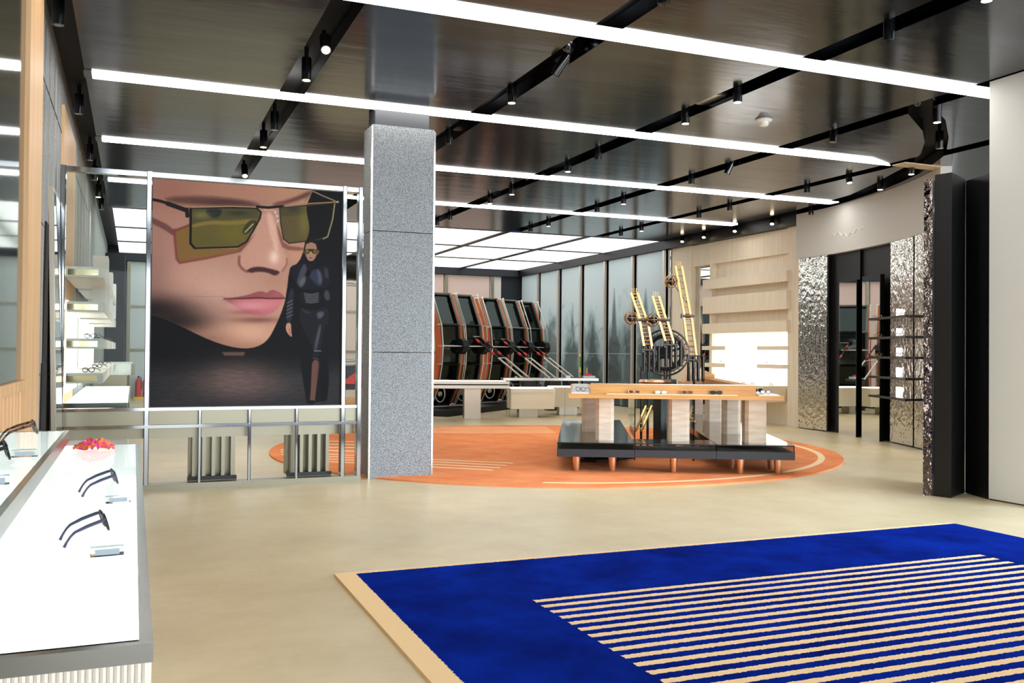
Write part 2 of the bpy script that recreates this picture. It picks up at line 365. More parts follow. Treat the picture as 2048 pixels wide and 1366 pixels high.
# adaptor lamps inside the curved recess
# ------------------------------------------------------------------ grey column
cx0,cx1,cy0,cy1=2.215,2.9,9.24,9.62
t=thing('column','square grey speckled stone column standing right of the poster screen','column',((cx0+cx1)/2,(cy0+cy1)/2,0))
zz=[0,1.29,2.53,3.622]
for a,b in zip(zz[:-1],zz[1:]):
    MB().box((cx0+.012,cy0,a+.004 if a else 0),(cx1-.012,cy1,b-.004),.012).build('stone_block','stone',t)
tr=MB()
tr.box((cx0+.0,cy0-.001,.0),(cx0+.02,cy0+.012,3.6)); tr.box((cx1-.02,cy0-.001,0),(cx1,cy0+.012,3.6))
tr.build('edge_trim','steel',t)
MB().box((cx0+.05,cy0+.05,3.62),(cx1-.06,cy1-.05,Z)).build('neck','charcoal',t)
# ------------------------------------------------------------------ painting helpers (printed artwork)
def poly_sd(P,X,Y):
    P=[(float(a),float(b)) for a,b in P]; n=len(P); d=np.full(X.shape,1e18); inside=np.zeros(X.shape,bool)
    for i in range(n):
        ax,ay=P[i]; bx,by=P[(i+1)%n]; ex,ey=bx-ax,by-ay; L=ex*ex+ey*ey+1e-9
        tt=np.clip(((X-ax)*ex+(Y-ay)*ey)/L,0,1); d=np.minimum(d,(X-ax-tt*ex)**2+(Y-ay-tt*ey)**2)
        if abs(ey)>1e-9: inside^=((ay>Y)!=(by>Y))&(X<(bx-ax)*(Y-ay)/ey+ax)
    d=np.sqrt(d); return np.where(inside,d,-d)
def line_d(P,X,Y):
    d=np.full(X.shape,1e18)
    for (ax,ay),(bx,by) in zip(P[:-1],P[1:]):
        ex,ey=bx-ax,by-ay; L=ex*ex+ey*ey+1e-9; tt=np.clip(((X-ax)*ex+(Y-ay)*ey)/L,0,1)
        d=np.minimum(d,(X-ax-tt*ex)**2+(Y-ay-tt*ey)**2)
    return np.sqrt(d)
def smooth(P,k=2,closed=True):
    P=[tuple(p) for p in P]
    for _ in range(k):
        Q=[]
        n=len(P)
        for i in range(n if closed else n-1):
            a,b=P[i],P[(i+1)%n]
            Q+= [(.75*a[0]+.25*b[0],.75*a[1]+.25*b[1]),(.25*a[0]+.75*b[0],.25*a[1]+.75*b[1])]
        if not closed: Q=[P[0]]+Q+[P[-1]]
        P=Q
    return P
class Paint:
    def __init__(s,X,Y,c): s.X,s.Y=X,Y; s.I=np.zeros(X.shape+(3,)); s.I[:]=c
    def mix(s,c,m): m=np.clip(m,0,1)[...,None]; s.I=s.I*(1-m)+np.array(c,float)*m
    def poly(s,P,c,soft=2.,op=1.,sm=0,mask=None):
        if sm: P=smooth(P,sm)
        m=np.clip(poly_sd(P,s.X,s.Y)/soft+.5,0,1)*op
        if mask is not None: m=m*mask
        s.mix(c,m); return m
    def line(s,P,c,w,soft=1.5,op=1.,sm=0,mask=None):
        if sm: P=smooth(P,sm,False)
        m=np.clip((w-line_d(P,s.X,s.Y))/soft+.5,0,1)*op
        if mask is not None: m=m*mask
        s.mix(c,m)
    def blob(s,x,y,rx,ry,c,op=1.,mask=None,pw=1.):
        m=np.exp(-(((s.X-x)/rx)**2+((s.Y-y)/ry)**2)**pw)*op
        if mask is not None: m=m*mask
        s.mix(c,m)
def vnoise(sh,cell,seed):
    r=np.random.default_rng(seed); h,w=sh; gh,gw=int(h/cell[0])+3,int(w/cell[1])+3
    g=r.random((gh,gw)); y=np.arange(h)/cell[0]; x=np.arange(w)/cell[1]
    yi,xi=y.astype(int),x.astype(int); fy,fx=y-yi,x-xi; fy=fy*fy*(3-2*fy); fx=fx*fx*(3-2*fx); fy=fy[:,None]; fx=fx[None]
    a=g[yi][:,xi]; b=g[yi][:,xi+1]; c=g[yi+1][:,xi]; d=g[yi+1][:,xi+1]
    return (a*(1-fx)+b*fx)*(1-fy)+(c*(1-fx)+d*fx)*fy
def painted_sheet(name,m,img,corner,du,dv,parent,label=None):
    # img rows run top to bottom; corner = world position of top left; du,dv = full width / height vectors
    h,w,_=img.shape
    us=np.arange(w)/(w-1); vs=np.arange(h)/(h-1)
    c=np.array(corner); du=np.array(du); dv=np.array(dv)
    V=c+us[None,:,None]*du+vs[:,None,None]*dv; V=V.reshape(-1,3)
    inv=wm(parent).inverted(); V=V@np.array(inv.to_3x3()).T+np.array(inv.translation)
    idx=np.arange(h*w).reshape(h,w)
    F=np.stack([idx[:-1,:-1],idx[1:,:-1],idx[1:,1:],idx[:-1,1:]],-1).reshape(-1,4)
    me=bpy.data.meshes.new(name); me.from_pydata(V.tolist(),[],F.tolist()); me.materials.append(M[m])
    at=me.color_attributes.new('paint','FLOAT_COLOR','POINT')
    L=np.clip(img,0,255)/255; L=np.where(L<=.04045,L/12.92,((L+.055)/1.055)**2.4)
    at.data.foreach_set('color',np.concatenate([L.reshape(-1,3),np.ones((h*w,1))],1).astype(np.float32).ravel())
    o=bpy.data.objects.new(name,me); COL.objects.link(o); o.parent=parent
    if label: o['label']=label
    return o
# ------------------------------------------------------------------ poster artwork: close-up of a face in tinted glasses with a walking figure
W_,H_=400,480
uu,vv=np.meshgrid(np.linspace(0,1,W_),np.linspace(0,1,H_))
PX=301.5+uu*383; YT=348+28*uu; YBm=811-4*uu; PY=YT+vv*(YBm-YT)
X4=(PX-280)*3.415; Y4=(PY-320)*3.415
p=Paint(X4,Y4,(17,17,19))
# floor and its reflection
p.mix((44,43,44),np.clip((Y4-1330)/150,0,1)*.9)
p.blob(650,1500,260,130,(112,88,80),.85); p.blob(720,1540,330,70,(92,76,74),.5); p.blob(300,1650,260,60,(52,47,50),.5)
fn=vnoise(X4.shape,(2,14),3); p.I*=(1+.18*(fn-.5)*(Y4>1400))[...,None]
p.poly([(540,1300),(700,1300),(690,1325),(560,1325)],(120,92,76),10,.7)
face=[(-300,-100),(1170,-100),(1168,60),(1165,180),(1150,215),(1120,290),(1125,340),(1145,420),(1142,480),(1110,560),(1100,610),(1075,670),(1020,720),(1000,800),(985,880),(975,950),(945,1040),(905,1130),(865,1205),(815,1250),(740,1275),(640,1272),(520,1240),(400,1190),(250,1110),(140,1060),(40,1030),(-300,900)]
fm=np.clip(poly_sd(smooth(face,1),X4,Y4)/5+.5,0,1)
p.mix((176,130,111),fm)
p.blob(200,170,260,160,(158,104,90),.8,fm); p.blob(640,170,300,80,(178,124,98),.7,fm); p.blob(1020,180,160,60,(190,138,104),.6,fm)
p.blob(480,880,270,190,(206,160,139),.85,fm); p.blob(300,760,180,120,(196,148,128),.6,fm); p.blob(690,1170,230,90,(214,164,134),.85,fm)
p.blob(90,800,110,260,(150,108,97),.8,fm); p.blob(90,1040,190,120,(92,66,60),.95,fm); p.blob(230,1120,220,80,(110,78,66),.9,fm); p.blob(420,1215,210,50,(140,98,80),.8,fm)
p.blob(640,1262,260,36,(158,110,86),.7,fm); p.blob(960,1000,70,120,(188,142,118),.6,fm); p.blob(900,800,70,60,(168,118,98),.5,fm)
p.blob(1060,620,70,70,(196,142,108),.7,fm); p.blob(110,480,60,80,(168,116,104),.6,fm)
p.blob(40,1010,330,90,(34,27,26),1.,fm); p.blob(180,1085,230,60,(40,31,29),1.,fm)
# brows
p.poly([(150,225),(420,215),(640,238),(785,270),(785,296),(600,292),(380,280),(180,262)],(88,58,50),30,.85,1,fm)
p.poly([(880,268),(1000,240),(1165,170),(1150,215),(1020,262),(900,285)],(84,54,44),24,.85,1,fm)
p.blob(560,258,160,16,(64,42,40),.55,fm)
# shadow of temple and lens cast on the cheek
p.poly([(60,360),(110,385),(165,412),(215,455),(300,420),(330,400),(330,470),(215,500),(150,450),(60,405)],(104,66,60),14,.9,1,fm)
p.poly([(205,455),(320,410),(330,560),(350,585),(640,582),(760,480),(720,540),(660,605),(440,655),(250,690),(225,655)],(124,62,52),10,.9,0,fm)
p.poly([(225,465),(320,425),(330,565),(350,588),(640,585),(700,545),(640,600),(430,640),(255,672),(240,640)],(128,98,50),10,.95,0,fm)
# nose
p.poly([(790,330),(880,330),(925,420),(950,560),(985,640),(985,690),(950,735),(900,770),(840,745),(740,742),(690,738),(655,700),(652,650),(690,585),(760,470)],(202,150,128),26,.75,1,fm)
p.poly([(835,330),(875,335),(905,440),(930,590),(900,600),(860,470)],(226,180,158),20,.7,1)
p.blob(895,640,34,46,(246,212,192),.8); p.blob(720,680,50,40,(196,142,122),.6)
p.line([(652,640),(650,690),(672,722),(705,742)],(120,72,62),9,10,.8,1)
p.poly([(700,735),(740,712),(800,706),(870,722),(945,742),(905,775),(850,748),(780,742),(730,752)],(62,34,34),12,.95,1)
p.line([(985,655),(988,690),(955,738)],(150,98,82),8,8,.8,1)
p.poly([(905,400),(940,470),(965,560),(1110,575),(1100,600),(960,590),(930,520)],(112,66,50),12,.7,1,fm)
# lips
p.poly([(552,932),(640,918),(720,902),(780,880),(815,878),(845,892),(880,866),(925,880),(962,905),(975,930),(760,938)],(146,78,80),6,1,1)
p.poly([(556,934),(700,936),(860,930),(972,930),(940,985),(890,1030),(820,1052),(740,1046),(660,1005),(600,965)],(188,108,112),6,1,1)
p.blob(745,978,110,30,(214,146,148),.75); p.blob(870,960,70,24,(200,124,126),.6); p.blob(700,1025,120,18,(150,78,82),.6); p.blob(920,900,40,18,(170,96,96),.6)
p.line([(552,931),(700,928),(790,922),(850,930),(975,928)],(84,38,44),5,5,.9,1)
p.blob(780,1078,170,22,(112,66,58),.75,fm); p.blob(590,940,40,16,(120,72,68),.5)
p.line([(75,912),(560,916)],(130,92,82),1.5,2,.6)
# lenses
L1=[(318,300),(560,296),(768,300),(800,330),(792,372),(745,460),(700,535),(640,570),(350,580),(322,545)]
lm=p.poly(L1,(92,84,40),3,.93)
p.poly([(318,296),(780,296),(790,372),(640,380),(480,388),(330,415)],(74,70,46),24,.85,0,lm)
p.poly([(330,410),(460,385),(600,392),(760,372),(770,400),(600,420),(440,412),(330,440)],(150,124,62),10,.7,1,lm)
p.poly([(420,305),(530,305),(525,350),(480,372),(430,350)],(34,40,42),12,.95,1,lm); p.blob(395,350,60,26,(140,132,70),.6,lm); p.blob(640,335,70,18,(46,44,34),.7,lm)
p.blob(620,470,110,70,(116,106,36),.5,lm); p.blob(420,540,120,40,(92,84,40),.6,lm)
p.poly([(715,385),(770,380),(765,420),(705,485),(675,480),(672,450)],(58,52,30),4,.9,1); p.line([(690,468),(745,410)],(190,180,140),4,3,.9)
R1=[(930,300),(1140,280),(1325,262),(1310,380),(1275,500),(1210,520),(1000,545),(960,515),(938,400)]
rm=p.poly(R1,(20,20,18),3,.6)
rf=rm*np.clip(poly_sd(smooth(face,1),X4,Y4)/5+.5,0,1)
p.mix((98,90,42),rf*.92); p.poly([(930,295),(1110,285),(1115,345),(1000,355),(935,360)],(66,62,40),14,.9,1,rf); p.blob(1030,305,40,22,(40,44,44),.9,rf)
p.blob(1110,400,40,90,(150,148,50),.55,rf)
# frames
fr=(30,26,24)
p.line([(62,240),(120,252),(170,268),(230,292),(292,312)],fr,10,4); p.line([(170,270),(292,316)],fr,15,4); p.line([(296,310),(300,355)],fr,13,4)
p.line(L1[:]+[L1[0]],fr,6,3); p.line([(322,300),(322,545),(350,578)],(24,22,22),8,3)
p.line([(320,296),(600,288),(770,294)],(176,150,112),3,3); p.line([(772,290),(850,296),(960,286)],fr,9,3); p.line([(820,312),(900,318)],(206,150,112),6,4)
p.line(R1+[R1[0]],(58,50,38),5,3); p.line([(960,286),(1150,268),(1345,258)],(156,126,88),4,3); p.line([(1168,182),(1240,215),(1330,250)],(150,128,100),4,3); p.line([(1168,182),(1110,250)],(120,96,72),3,3)
p.line([(1330,270),(1315,380),(1280,500),(1245,515)],(176,164,120),3,3)
for dx,dy in ((0,0),(12,25),(20,60)): p.blob(900+dx,330+dy,8,9,(220,214,204),.9)
p.blob(1350,258,9,7,(220,214,204),.9)
# walking figure
a=lambda L:[((540+x/3.594-280)*3.415,(440+y/3.594-320)*3.415) for x,y in L]
def fp(L,c,soft=3,op=1,sm=1): p.poly(a(L),c,soft*(2.6 if op<1 else 1),op*(.62 if op<1 else 1),sm)
fp([(150,300),(240,285),(400,310),(440,420),(445,640),(420,800),(440,1290),(360,1300),(280,1320),(260,1310),(180,800),(100,700),(100,560),(120,330)],(16,16,18),6,1)
fp([(235,190),(228,250),(205,280),(190,300),(225,300),(245,250)],(22,18,18))
fp([(232,175),(238,130),(262,105),(290,100),(318,112),(335,140),(340,190),(334,215),(300,270),(262,268),(236,225)],(24,20,20))
fp([(240,180),(250,140),(285,128),(318,140),(330,180),(330,225),(312,262),(285,280),(258,262),(242,225)],(158,116,96))
fp([(244,135),(270,112),(300,110),(325,135),(320,150),(285,132),(252,150)],(30,25,24))
fp([(326,190),(348,195),(340,222),(328,225)],(128,92,78)); fp([(224,190),(240,190),(240,222),(230,220)],(100,72,62))
fp([(230,184),(338,186),(334,216),(304,222),(288,202),(278,202),(262,222),(234,214)],(40,34,16)); fp([(240,190),(274,190),(264,214),(242,212)],(116,98,28),2); fp([(294,192),(332,192),(328,212),(306,216)],(104,88,26),2)
fp([(264,246),(300,246),(290,256),(272,256)],(128,70,68),2); fp([(278,200),(290,200),(294,232),(274,232)],(178,132,112),3,.8)
fp([(245,275),(320,270),(330,300),(300,330),(240,310)],(20,20,24))
fp([(120,318),(200,292),(245,290),(300,345),(380,300),(420,322),(432,430),(405,470),(385,470),(330,480),(210,480),(170,440)],(24,25,31))
fp([(225,300),(242,290),(260,345),(215,400),(185,450),(178,420),(200,350)],(92,92,104),4,.9); fp([(185,440),(240,370),(250,420),(215,470)],(150,148,156),6,.8)
fp([(262,372),(330,320),(372,370),(380,420),(355,462),(300,420)],(66,70,92),6,.9); fp([(330,330),(360,350),(372,430),(350,450)],(122,124,140),7,.6)
fp([(385,320),(415,325),(425,400),(395,400)],(96,96,108),6,.6); fp([(245,350),(275,330),(290,360),(262,400)],(12,12,14),3)
fp([(195,500),(350,500),(372,560),(330,590),(230,590),(198,560)],(22,22,24))
for k in range(6): p.line(a([(235+3*k,508+13*k),(290,520+12*k),(345,506+13*k)]),(150,150,152),2.2,4,.7,1)
fp([(128,470),(160,480),(150,600),(145,722),(100,720),(104,600)],(54,54,64),4,.95); 
for k in range(5): p.line(a([(108,580+26*k),(150,560+26*k)]),(128,128,140),3,5,.6)
fp([(400,480),(430,500),(436,560),(400,560),(386,520)],(104,104,114),6,.8); fp([(105,725),(140,725),(140,780),(150,832),(120,812),(98,772)],(176,128,106),2)
p.line(a([(128,770),(132,815)]),(96,62,52),2,2,.8)
fp([(205,605),(300,640),(420,600),(436,720),(395,760),(370,900),(345,985),(305,990),(310,900),(200,720)],(26,26,30),5)
fp([(330,650),(390,640),(385,680),(345,700)],(120,132,150),7,.8); fp([(352,745),(372,740),(350,860),(325,940),(318,900)],(128,130,138),7,.75); fp([(210,610),(245,640),(300,650),(240,655)],(92,92,96),6,.6)
p.line(a([(318,930),(370,930)]),(150,150,154),2.5,4,.8); p.line(a([(312,985),(350,990)]),(80,80,84),3,4,.8)
fp([(304,995),(358,1000),(350,1100),(332,1240),(326,1312),(286,1316),(296,1200),(298,1100)],(98,66,56),5); fp([(345,1000),(362,1000),(352,1110),(338,1200)],(60,42,38),5,.8)
fp([(286,1290),(326,1290),(328,1320),(278,1320)],(16,15,16),3); fp([(366,1000),(430,1000),(420,1250),(400,1300),(368,1290)],(13,13,15),6)
POSTER=255*np.clip((p.I/255)**2.2*.84,0,1)**(1/2.2)*(1+.05*(vnoise(X4.shape,(1.5,1.5),9)-.5))[...,None]
# ------------------------------------------------------------------ poster screen (partition) 
SY=9.1
t=thing('poster_screen','large poster of a face in tinted glasses held in a chrome frame screen','display screen',(.75,SY,0))
x0,xp,x1,x2,zt=-.6,.115,1.925,2.085,2.935
fr_=MB()
def vb(x,z0=0,z1=zt,w=.045,d=.09): return MB().box((x-w/2,SY,z0),(x+w/2,SY+d,z1),.006)
for x in (x0,xp,x1,x2): vb(x).build('upright','chrome',t)
MB().box((x0+.0225,SY+.005,zt-.05),(x2-.0225,SY+.085,zt-.005)).build('top_rail','chrome',t)
for z in (.735,.575): MB().box((x0+.0225,SY-.01,z),(x2-.0225,SY+.1,z+.028),.004).build('cross_rail','chrome',t)
MB().box((x0+.0225,SY-.01,.0),(x2+.02,SY+.12,.06)).build('base_rail','champagne',t)
for x in (.58,1.03,1.475): vb(x,.06,.735,.03,.03).build('thin_upright','chrome',t)
MB().box((x0+.023,SY+.035,.605),(x2-.023,SY+.08,.733)).build('apron_panel','champagne',t)
MB().box((x0+.023,SY+.14,.47),(x2-.023,SY+.5,.57)).build('bench_board','champagne',t)
for xa,xb in ((.5,.93),(1.42,1.84)):
    b=MB(); n=5; wd=(xb-xa)
    b.box((xa,SY+.3,.06),(xb,SY+.46,.47))
    for k in range(n):
        xk=xa+.04+k*(wd-.08)/(n-1); b.box((xk-.016,SY+.14,.06),(xk+.016,SY+.3,.47))
    b.build('slatted_pedestal','champagne',t)
    MB().box((xa-.02,SY+.13,.061),(xb,SY+.135,.1)).build('kick_plate','black',t)
MB().box((xp+.024,SY+.03,.765),(x1-.024,SY+.06,zt-.055)).build('poster_backing','black',t)
painted_sheet('poster','poster',POSTER,(xp+.03,SY+.024,zt-.06),(x1-xp-.06,0,0),(0,0,-(zt-.06-.772)),t,'printed poster of a face and a walking figure')
MB().box((x0+.024,SY+.04,.765),(xp-.024,SY+.048,zt-.055)).build('glass_pane','glass',t)
MB().box((x1+.024,SY+.04,.765),(x2-.024,SY+.048,zt-.055)).build('glass_pane','glass',t)
# ------------------------------------------------------------------ left foreground wall screen
t=thing('wall_screen','dark glossy wall screen in a wood surround at the left edge','screen',(-.63,5.4,0))
MB().box((-.655,3.9,1.12),(-.6,5.99,Z-.02)).build('screen_glass','screenglass',t)
w=MB(); w.box((-.655,5.992,.0),(-.575,6.8,Z-.01)); w.build('side_board','woodstrip',t)
w=MB(); w.box((-.655,3.9,1.06),(-.575,5.99,1.118)); w.build('ledge','woodstrip',t)
w=MB()
for k in range(14): w.box((-.655,4.0+k*.142,0),(-.585,4.11+k*.142,1.058),.02)
w.build('fluted_panel','woodstrip',t)
# pale wood panel in the stone wall
solo(MB().box((-.66,9.72,0),(-.635,11.54,3.62)),'wall_panel','woodstrip','tall pale wood panel set in the grey stone wall','wall panel',(-.65,10.6,0))
# leaning mirror
t=thing('leaning_mirror','tall frameless mirror leaning on the stone wall behind the counter','mirror',(-.5,8.5,0))
def lean(x_off0,x_off1,y0,y1,z0,z1,th): 
    return MB().add([(x_off0,y0,z0),(x_off0+th,y0,z0),(x_off0+th,y1,z0),(x_off0,y1,z0),(x_off1,y0,z1),(x_off1+th,y0,z1),(x_off1+th,y1,z1),(x_off1,y1,z1)],
      [(3,2,1,0),(4,5,6,7),(0,1,5,4),(1,2,6,5),(2,3,7,6),(3,0,4,7)])
lean(-.60,-.657,8.35,9.03,.0,2.62,.035).build('frame','satin',t)
lean(-.5645,-.6205,8.37,9.01,.04,2.58,.004).build('mirror_glass','mirrordim',t)
solo(MB().extr([(-.659,7.78,0),(-.659,8.33,0),(-.659,8.33,2.3),(-.659,8.1,2.3)],(.012,0,0)),'black_patch','blackmatte','flat black tapered patch on the stone wall beside the leaning mirror','board',(-.655,8.05,0))  # thin black tapered patch laid flat on the stone wall
# ------------------------------------------------------------------ left foreground display counter
t=thing('display_counter','long white glowing display counter with steel edge at the left','counter',(-.3,2.7,0))
MB().box((-.57,1.40,0),(.024,4.27,.866)).build('body','flute',t)
fl=MB()
for k in range(66):
    x=-.565+k*.009; fl.cyl((x,1.4005,0),(x,1.4005,.866),.0052,n=8)
for k in range(318):
    y=1.41+k*.009; fl.cyl((.0235,y,0),(.0235,y,.866),.0052,n=6)
fl.build('fluting','flute',t,True)
e=MB(); e.box((-.57,1.375,.867),(.03,1.395,.893)); e.box((.012,1.3955,.867),(.03,4.29,.893)); e.box((-.57,4.275,.867),(.0115,4.29,.893)); e.build('steel_rim','rimsteel',t)
MB().box((-.57,1.3955,.868),(.0115,4.2745,.888)).build('light_panel','lit',t)
MB().box((-.57,1.3955,.8885),(.0115,4.2745,.894)).build('glass_top','glass',t)
t=thing('raised_counter','raised white glowing display box with steel rim on the counter','counter',(-.42,2.6,.895))
MB().box((-.57,1.45,.895),(-.215,3.47,.985)).build('body','white',t)
e=MB(); e.box((-.214,1.44,.985),(-.20,3.485,1.022)); e.box((-.57,3.471,.985),(-.2145,3.485,1.022)); e.build('steel_rim','rimsteel',t)
MB().box((-.57,1.45,.986),(-.2145,3.47,1.016)).build('light_panel','lit',t)
MB().box((-.57,1.45,1.0165),(-.2145,3.47,1.022)).build('glass_top','glass',t)
# ---- sunglasses
def rim_path(cx,w,h,n=20,y=0.,sq=2.6,droop=.12):
    P=[]
    for k in range(n):
        a=2*PI*k/n; c,s=math.cos(a),math.sin(a)
        x=math.copysign(abs(c)**(2/sq),c)*w/2; z=math.copysign(abs(s)**(2/sq),s)*h/2
        P.append((cx+x*(1-droop*(z<0)*abs(z)/h*2),y+.35*abs(cx+x)**2*1.2,z))
    return P
def make_glasses(name,label,group,loc,rz,fm_,lm_,tm_=None,w=.055,h=.045,r=.0024,tilt=0.,lift=0.,n=8,s_=1.):
    t=thing(name,label,'sunglasses',loc,rz,group)
    base=wm(t); tm_=tm_ or fm_
    def tr(mb):
        R=Matrix.Translation((0,0,(h/2+r)*s_+lift))@Matrix.Rotation(tilt,4,'X')@Matrix.Scale(s_,4)
        mb.v=[tuple(base@(R@Vector(v))) for v in mb.v]; return mb
    f=MB()
    for s in (-1,1): f.tube(rim_path(s*.034,w,h),r,n,True)
    f.tube([(-.009,0,.008),(0,-.002,.011),(.009,0,.008)],r*1.1,n)
    tr(f).build('frame',fm_,t,True)
    for s in (-1,1):
        L=rim_path(s*.034,w*.97,h*.97); l=MB(); l.add([(s*.034,.0004,0)]+L,[(0,k+1,(k+1)%len(L)+1) for k in range(len(L))]); l.add([(s*.034,.0016,0)]+[(x,y+.0014,z) for x,y,z in L],[(0,(k+1)%len(L)+1,k+1) for k in range(len(L))])
        tr(l).build('lens',lm_,t,True)
        q=MB(); q.tube([(s*.062,.003,h*.3),(s*.066,.012,h*.3),(s*.066,.05,h*.28),(s*.063,.085,h*.18),(s*.06,.098,h*.02),(s*.058,.112,-h*.25),(s*.057,.122,-h*.5)],[r*1.3,r*1.5,r*1.5,r*1.2,r,r,r*1.3],n)
        tr(q).build('temple',tm_,t,True)
    return t
def card_block(loc,rz,label):
    c=thing('display_block',label,'display block',loc,rz,'acrylic blocks under the counter glasses'); Mx=wm(c)
    b=MB().box((-.03,-.02,0),(.03,.02,.018)); b.v=[tuple(Mx@Vector(v)) for v in b.v]; b.build('acrylic_body','acrylic',c)
    b=MB().box((-.022,-.0215,.003),(.022,-.0205,.014)); b.v=[tuple(Mx@Vector(v)) for v in b.v]; b.build('name_plate','plasticgrey',c)
g='sunglasses on the glowing counter'
make_glasses('sunglasses','black and bronze sunglasses with brown lenses on the counter, nearer the viewer',g,(-.052,2.1,.896),math.radians(99),'black','lensbrown','frameblue',lift=.03,tilt=-.3,s_=.72,r=.0034)
make_glasses('sunglasses','black sunglasses with pale temples on the counter, farther from the viewer',g,(-.045,2.80,.896),math.radians(98),'frameblue','lensgreen','frameblue',lift=.03,tilt=-.3,s_=.78,r=.0034)
make_glasses('sunglasses','tortoiseshell sunglasses with olive lenses on the raised box',g,(-.265,3.03,1.024),math.radians(100),'gunmetal','lensgreen','tortoise',lift=.026,tilt=-.25,s_=.8,r=.0036)
make_glasses('sunglasses','black sunglasses with olive lenses cut by the left edge on the raised box',g,(-.262,2.36,1.024),math.radians(100),'lensdark','lensgreen','black',lift=.026,tilt=-.25,s_=.8,r=.0036)
card_block((-.045,1.99,.8955),.1,'clear block with a grey plate under the brown lensed glasses')
card_block((-.035,2.66,.8955),.1,'clear block with a grey plate before the farther counter glasses')
card_block((-.255,2.66,1.0235),.1,'clear block with a grey plate before the tortoiseshell glasses')
card_block((-.262,2.14,1.0235),.1,'clear block with a grey plate under the left edge glasses')
# crumpled wrapper on the counter's far end
vs=[];fs=[]; nx,ny=16,10
for jx in range(ny):
    for ix in range(nx):
        x=-.215+.15*ix/(nx-1); y=4.0+.14*jx/(ny-1)
        vs.append((x+rng.normal(0,.004),y+rng.normal(0,.004),.899+max(0,.035*math.sin(PI*ix/(nx-1))*math.sin(PI*jx/(ny-1)))+abs(rng.normal(0,.009))))
for jx in range(ny-1):
    for ix in range(nx-1): q=jx*nx+ix; fs.append((q,q+1,q+nx+1,q+nx))
solo(MB().add(vs,fs),'plastic_bag','bag','crumpled orange and pink patterned bag on the far end of the counter','bag',(-.14,4.07,.899))
# ------------------------------------------------------------------ carpets
me=MB(); me.box((0,-4.6,0),(4.76,0,.016)); o=me.build('rug','bluecarpet'); o.location=(1.085,5.325,0)
tag(o,'deep blue rectangular rug with cream stripes in the foreground','rug')
me=MB(); me.cyl((0,0,0),(0,0,.016),3.74,n=160); o=me.build('rug','orangecarpet'); o.location=(5.3,11.46,0)
tag(o,'large round orange rug with cream lines under the display table','rug')
# ------------------------------------------------------------------ central display table (plan frame u along the front, v to the back)
TA=math.radians(-26.4); TU=(math.cos(TA),math.sin(TA)); TV=(-math.sin(TA),math.cos(TA)); T0=(4.24,9.05)
def UV(u,v): return (T0[0]+u*TU[0]+v*TV[0],T0[1]+u*TU[1]+v*TV[1])
def rect(u0,v0,u1,v1): return [UV(u0,v0),UV(u1,v0),UV(u1,v1),UV(u0,v1)]
def P3(u,v,z): return Vector((*UV(u,v),z))
t=thing('display_table','U-shaped wooden display table on travertine pillars over a black plinth','display table',(*UV(1.26,1.5),.016))
z0,z1,z2=.18,.262,.335
blocks=[(0,.0,.83,3.45),(.835,.0,1.695,.5),(1.70,.0,2.52,5.2)]
for (ua,va,ub,vb_) in blocks:
    MB().prism(rect(ua,va,ub,vb_),z0,z1).build('plinth_block','charcoal',t)
    MB().prism(rect(ua+.002,va+.002,ub-.002,vb_-.002),z2-.012,z2).build('plinth_glass','blackgloss',t)
    c=MB()
    for a,b,cc,d in ((ua+.004,va+.004,ub-.004,va+.012),(ua+.004,va+.012,ua+.012,vb_-.004),(ub-.012,va+.012,ub-.004,vb_-.004)):
        c.prism(rect(a,b,cc,d),z1,z2-.012)
    c.build('clear_edge','acrylic',t)
for (u,v) in ((.21,.13),(.6,.13),(1.26,.13),(1.97,.13),(2.37,.13),(2.37,.5),(1.95,.55),(.21,3.2),(.6,3.2),(1.95,2.8),(2.37,2.8),(2.37,5.0),(1.95,5.0)):
    p=UV(u,v); MB().lathe((p[0],p[1],.0165),[(.028,0),(.034,.02),(.046,.1636)],18).build('foot','copper',t,True)
ZT=.81
pil=[(.42,.26,.2,.24),(.27,1.35,.2,.24),(1.22,.28,.23,.26),(2.04,.22,.23,.26),(1.98,1.3,.2,.26),(2.05,3.3,.22,.28),(2.0,5.0,.22,.28)]
for (u,v,w,d) in pil:
    q=.035; P=[(u+q,v),(u+w-q,v),(u+w,v+q),(u+w,v+d-q),(u+w-q,v+d),(u+q,v+d),(u,v+d-q),(u,v+q)]
    MB().prism([UV(*k) for k in P],z2,ZT).build('pillar','travertine',t)
top=MB(); top.prism([UV(.12,.03),UV(2.41,.03),UV(2.41,5.3),UV(1.85,5.3),UV(1.85,.62),UV(.68,.62),UV(.68,3.3),UV(.12,3.3)],ZT,ZT+.045)
top.build('table_board','wood',t)
MB().prism(rect(.36,.16,2.14,.3),ZT+.045,ZT+.152).build('upstand','wood',t)
MB().prism([UV(1.98,.305),UV(2.14,.305),UV(2.14,5.2),UV(1.98,5.2)],ZT+.045,ZT+.152).build('upstand','wood',t)
MB().prism(rect(.36,.165,2.14,.295),ZT+.152,ZT+.157).build('upstand_cap','steel',t)
MB().prism(rect(.53,.045,1.93,.155),ZT+.045,ZT+.051).build('display_inlay','cream',t)
MB().prism(rect(2.16,.1,2.38,5.1),ZT+.045,ZT+.055).build('display_inlay','whitegloss',t)
MB().prism(rect(.15,.18,.35,3.1),ZT+.045,ZT+.055).build('display_inlay','whitegloss',t)
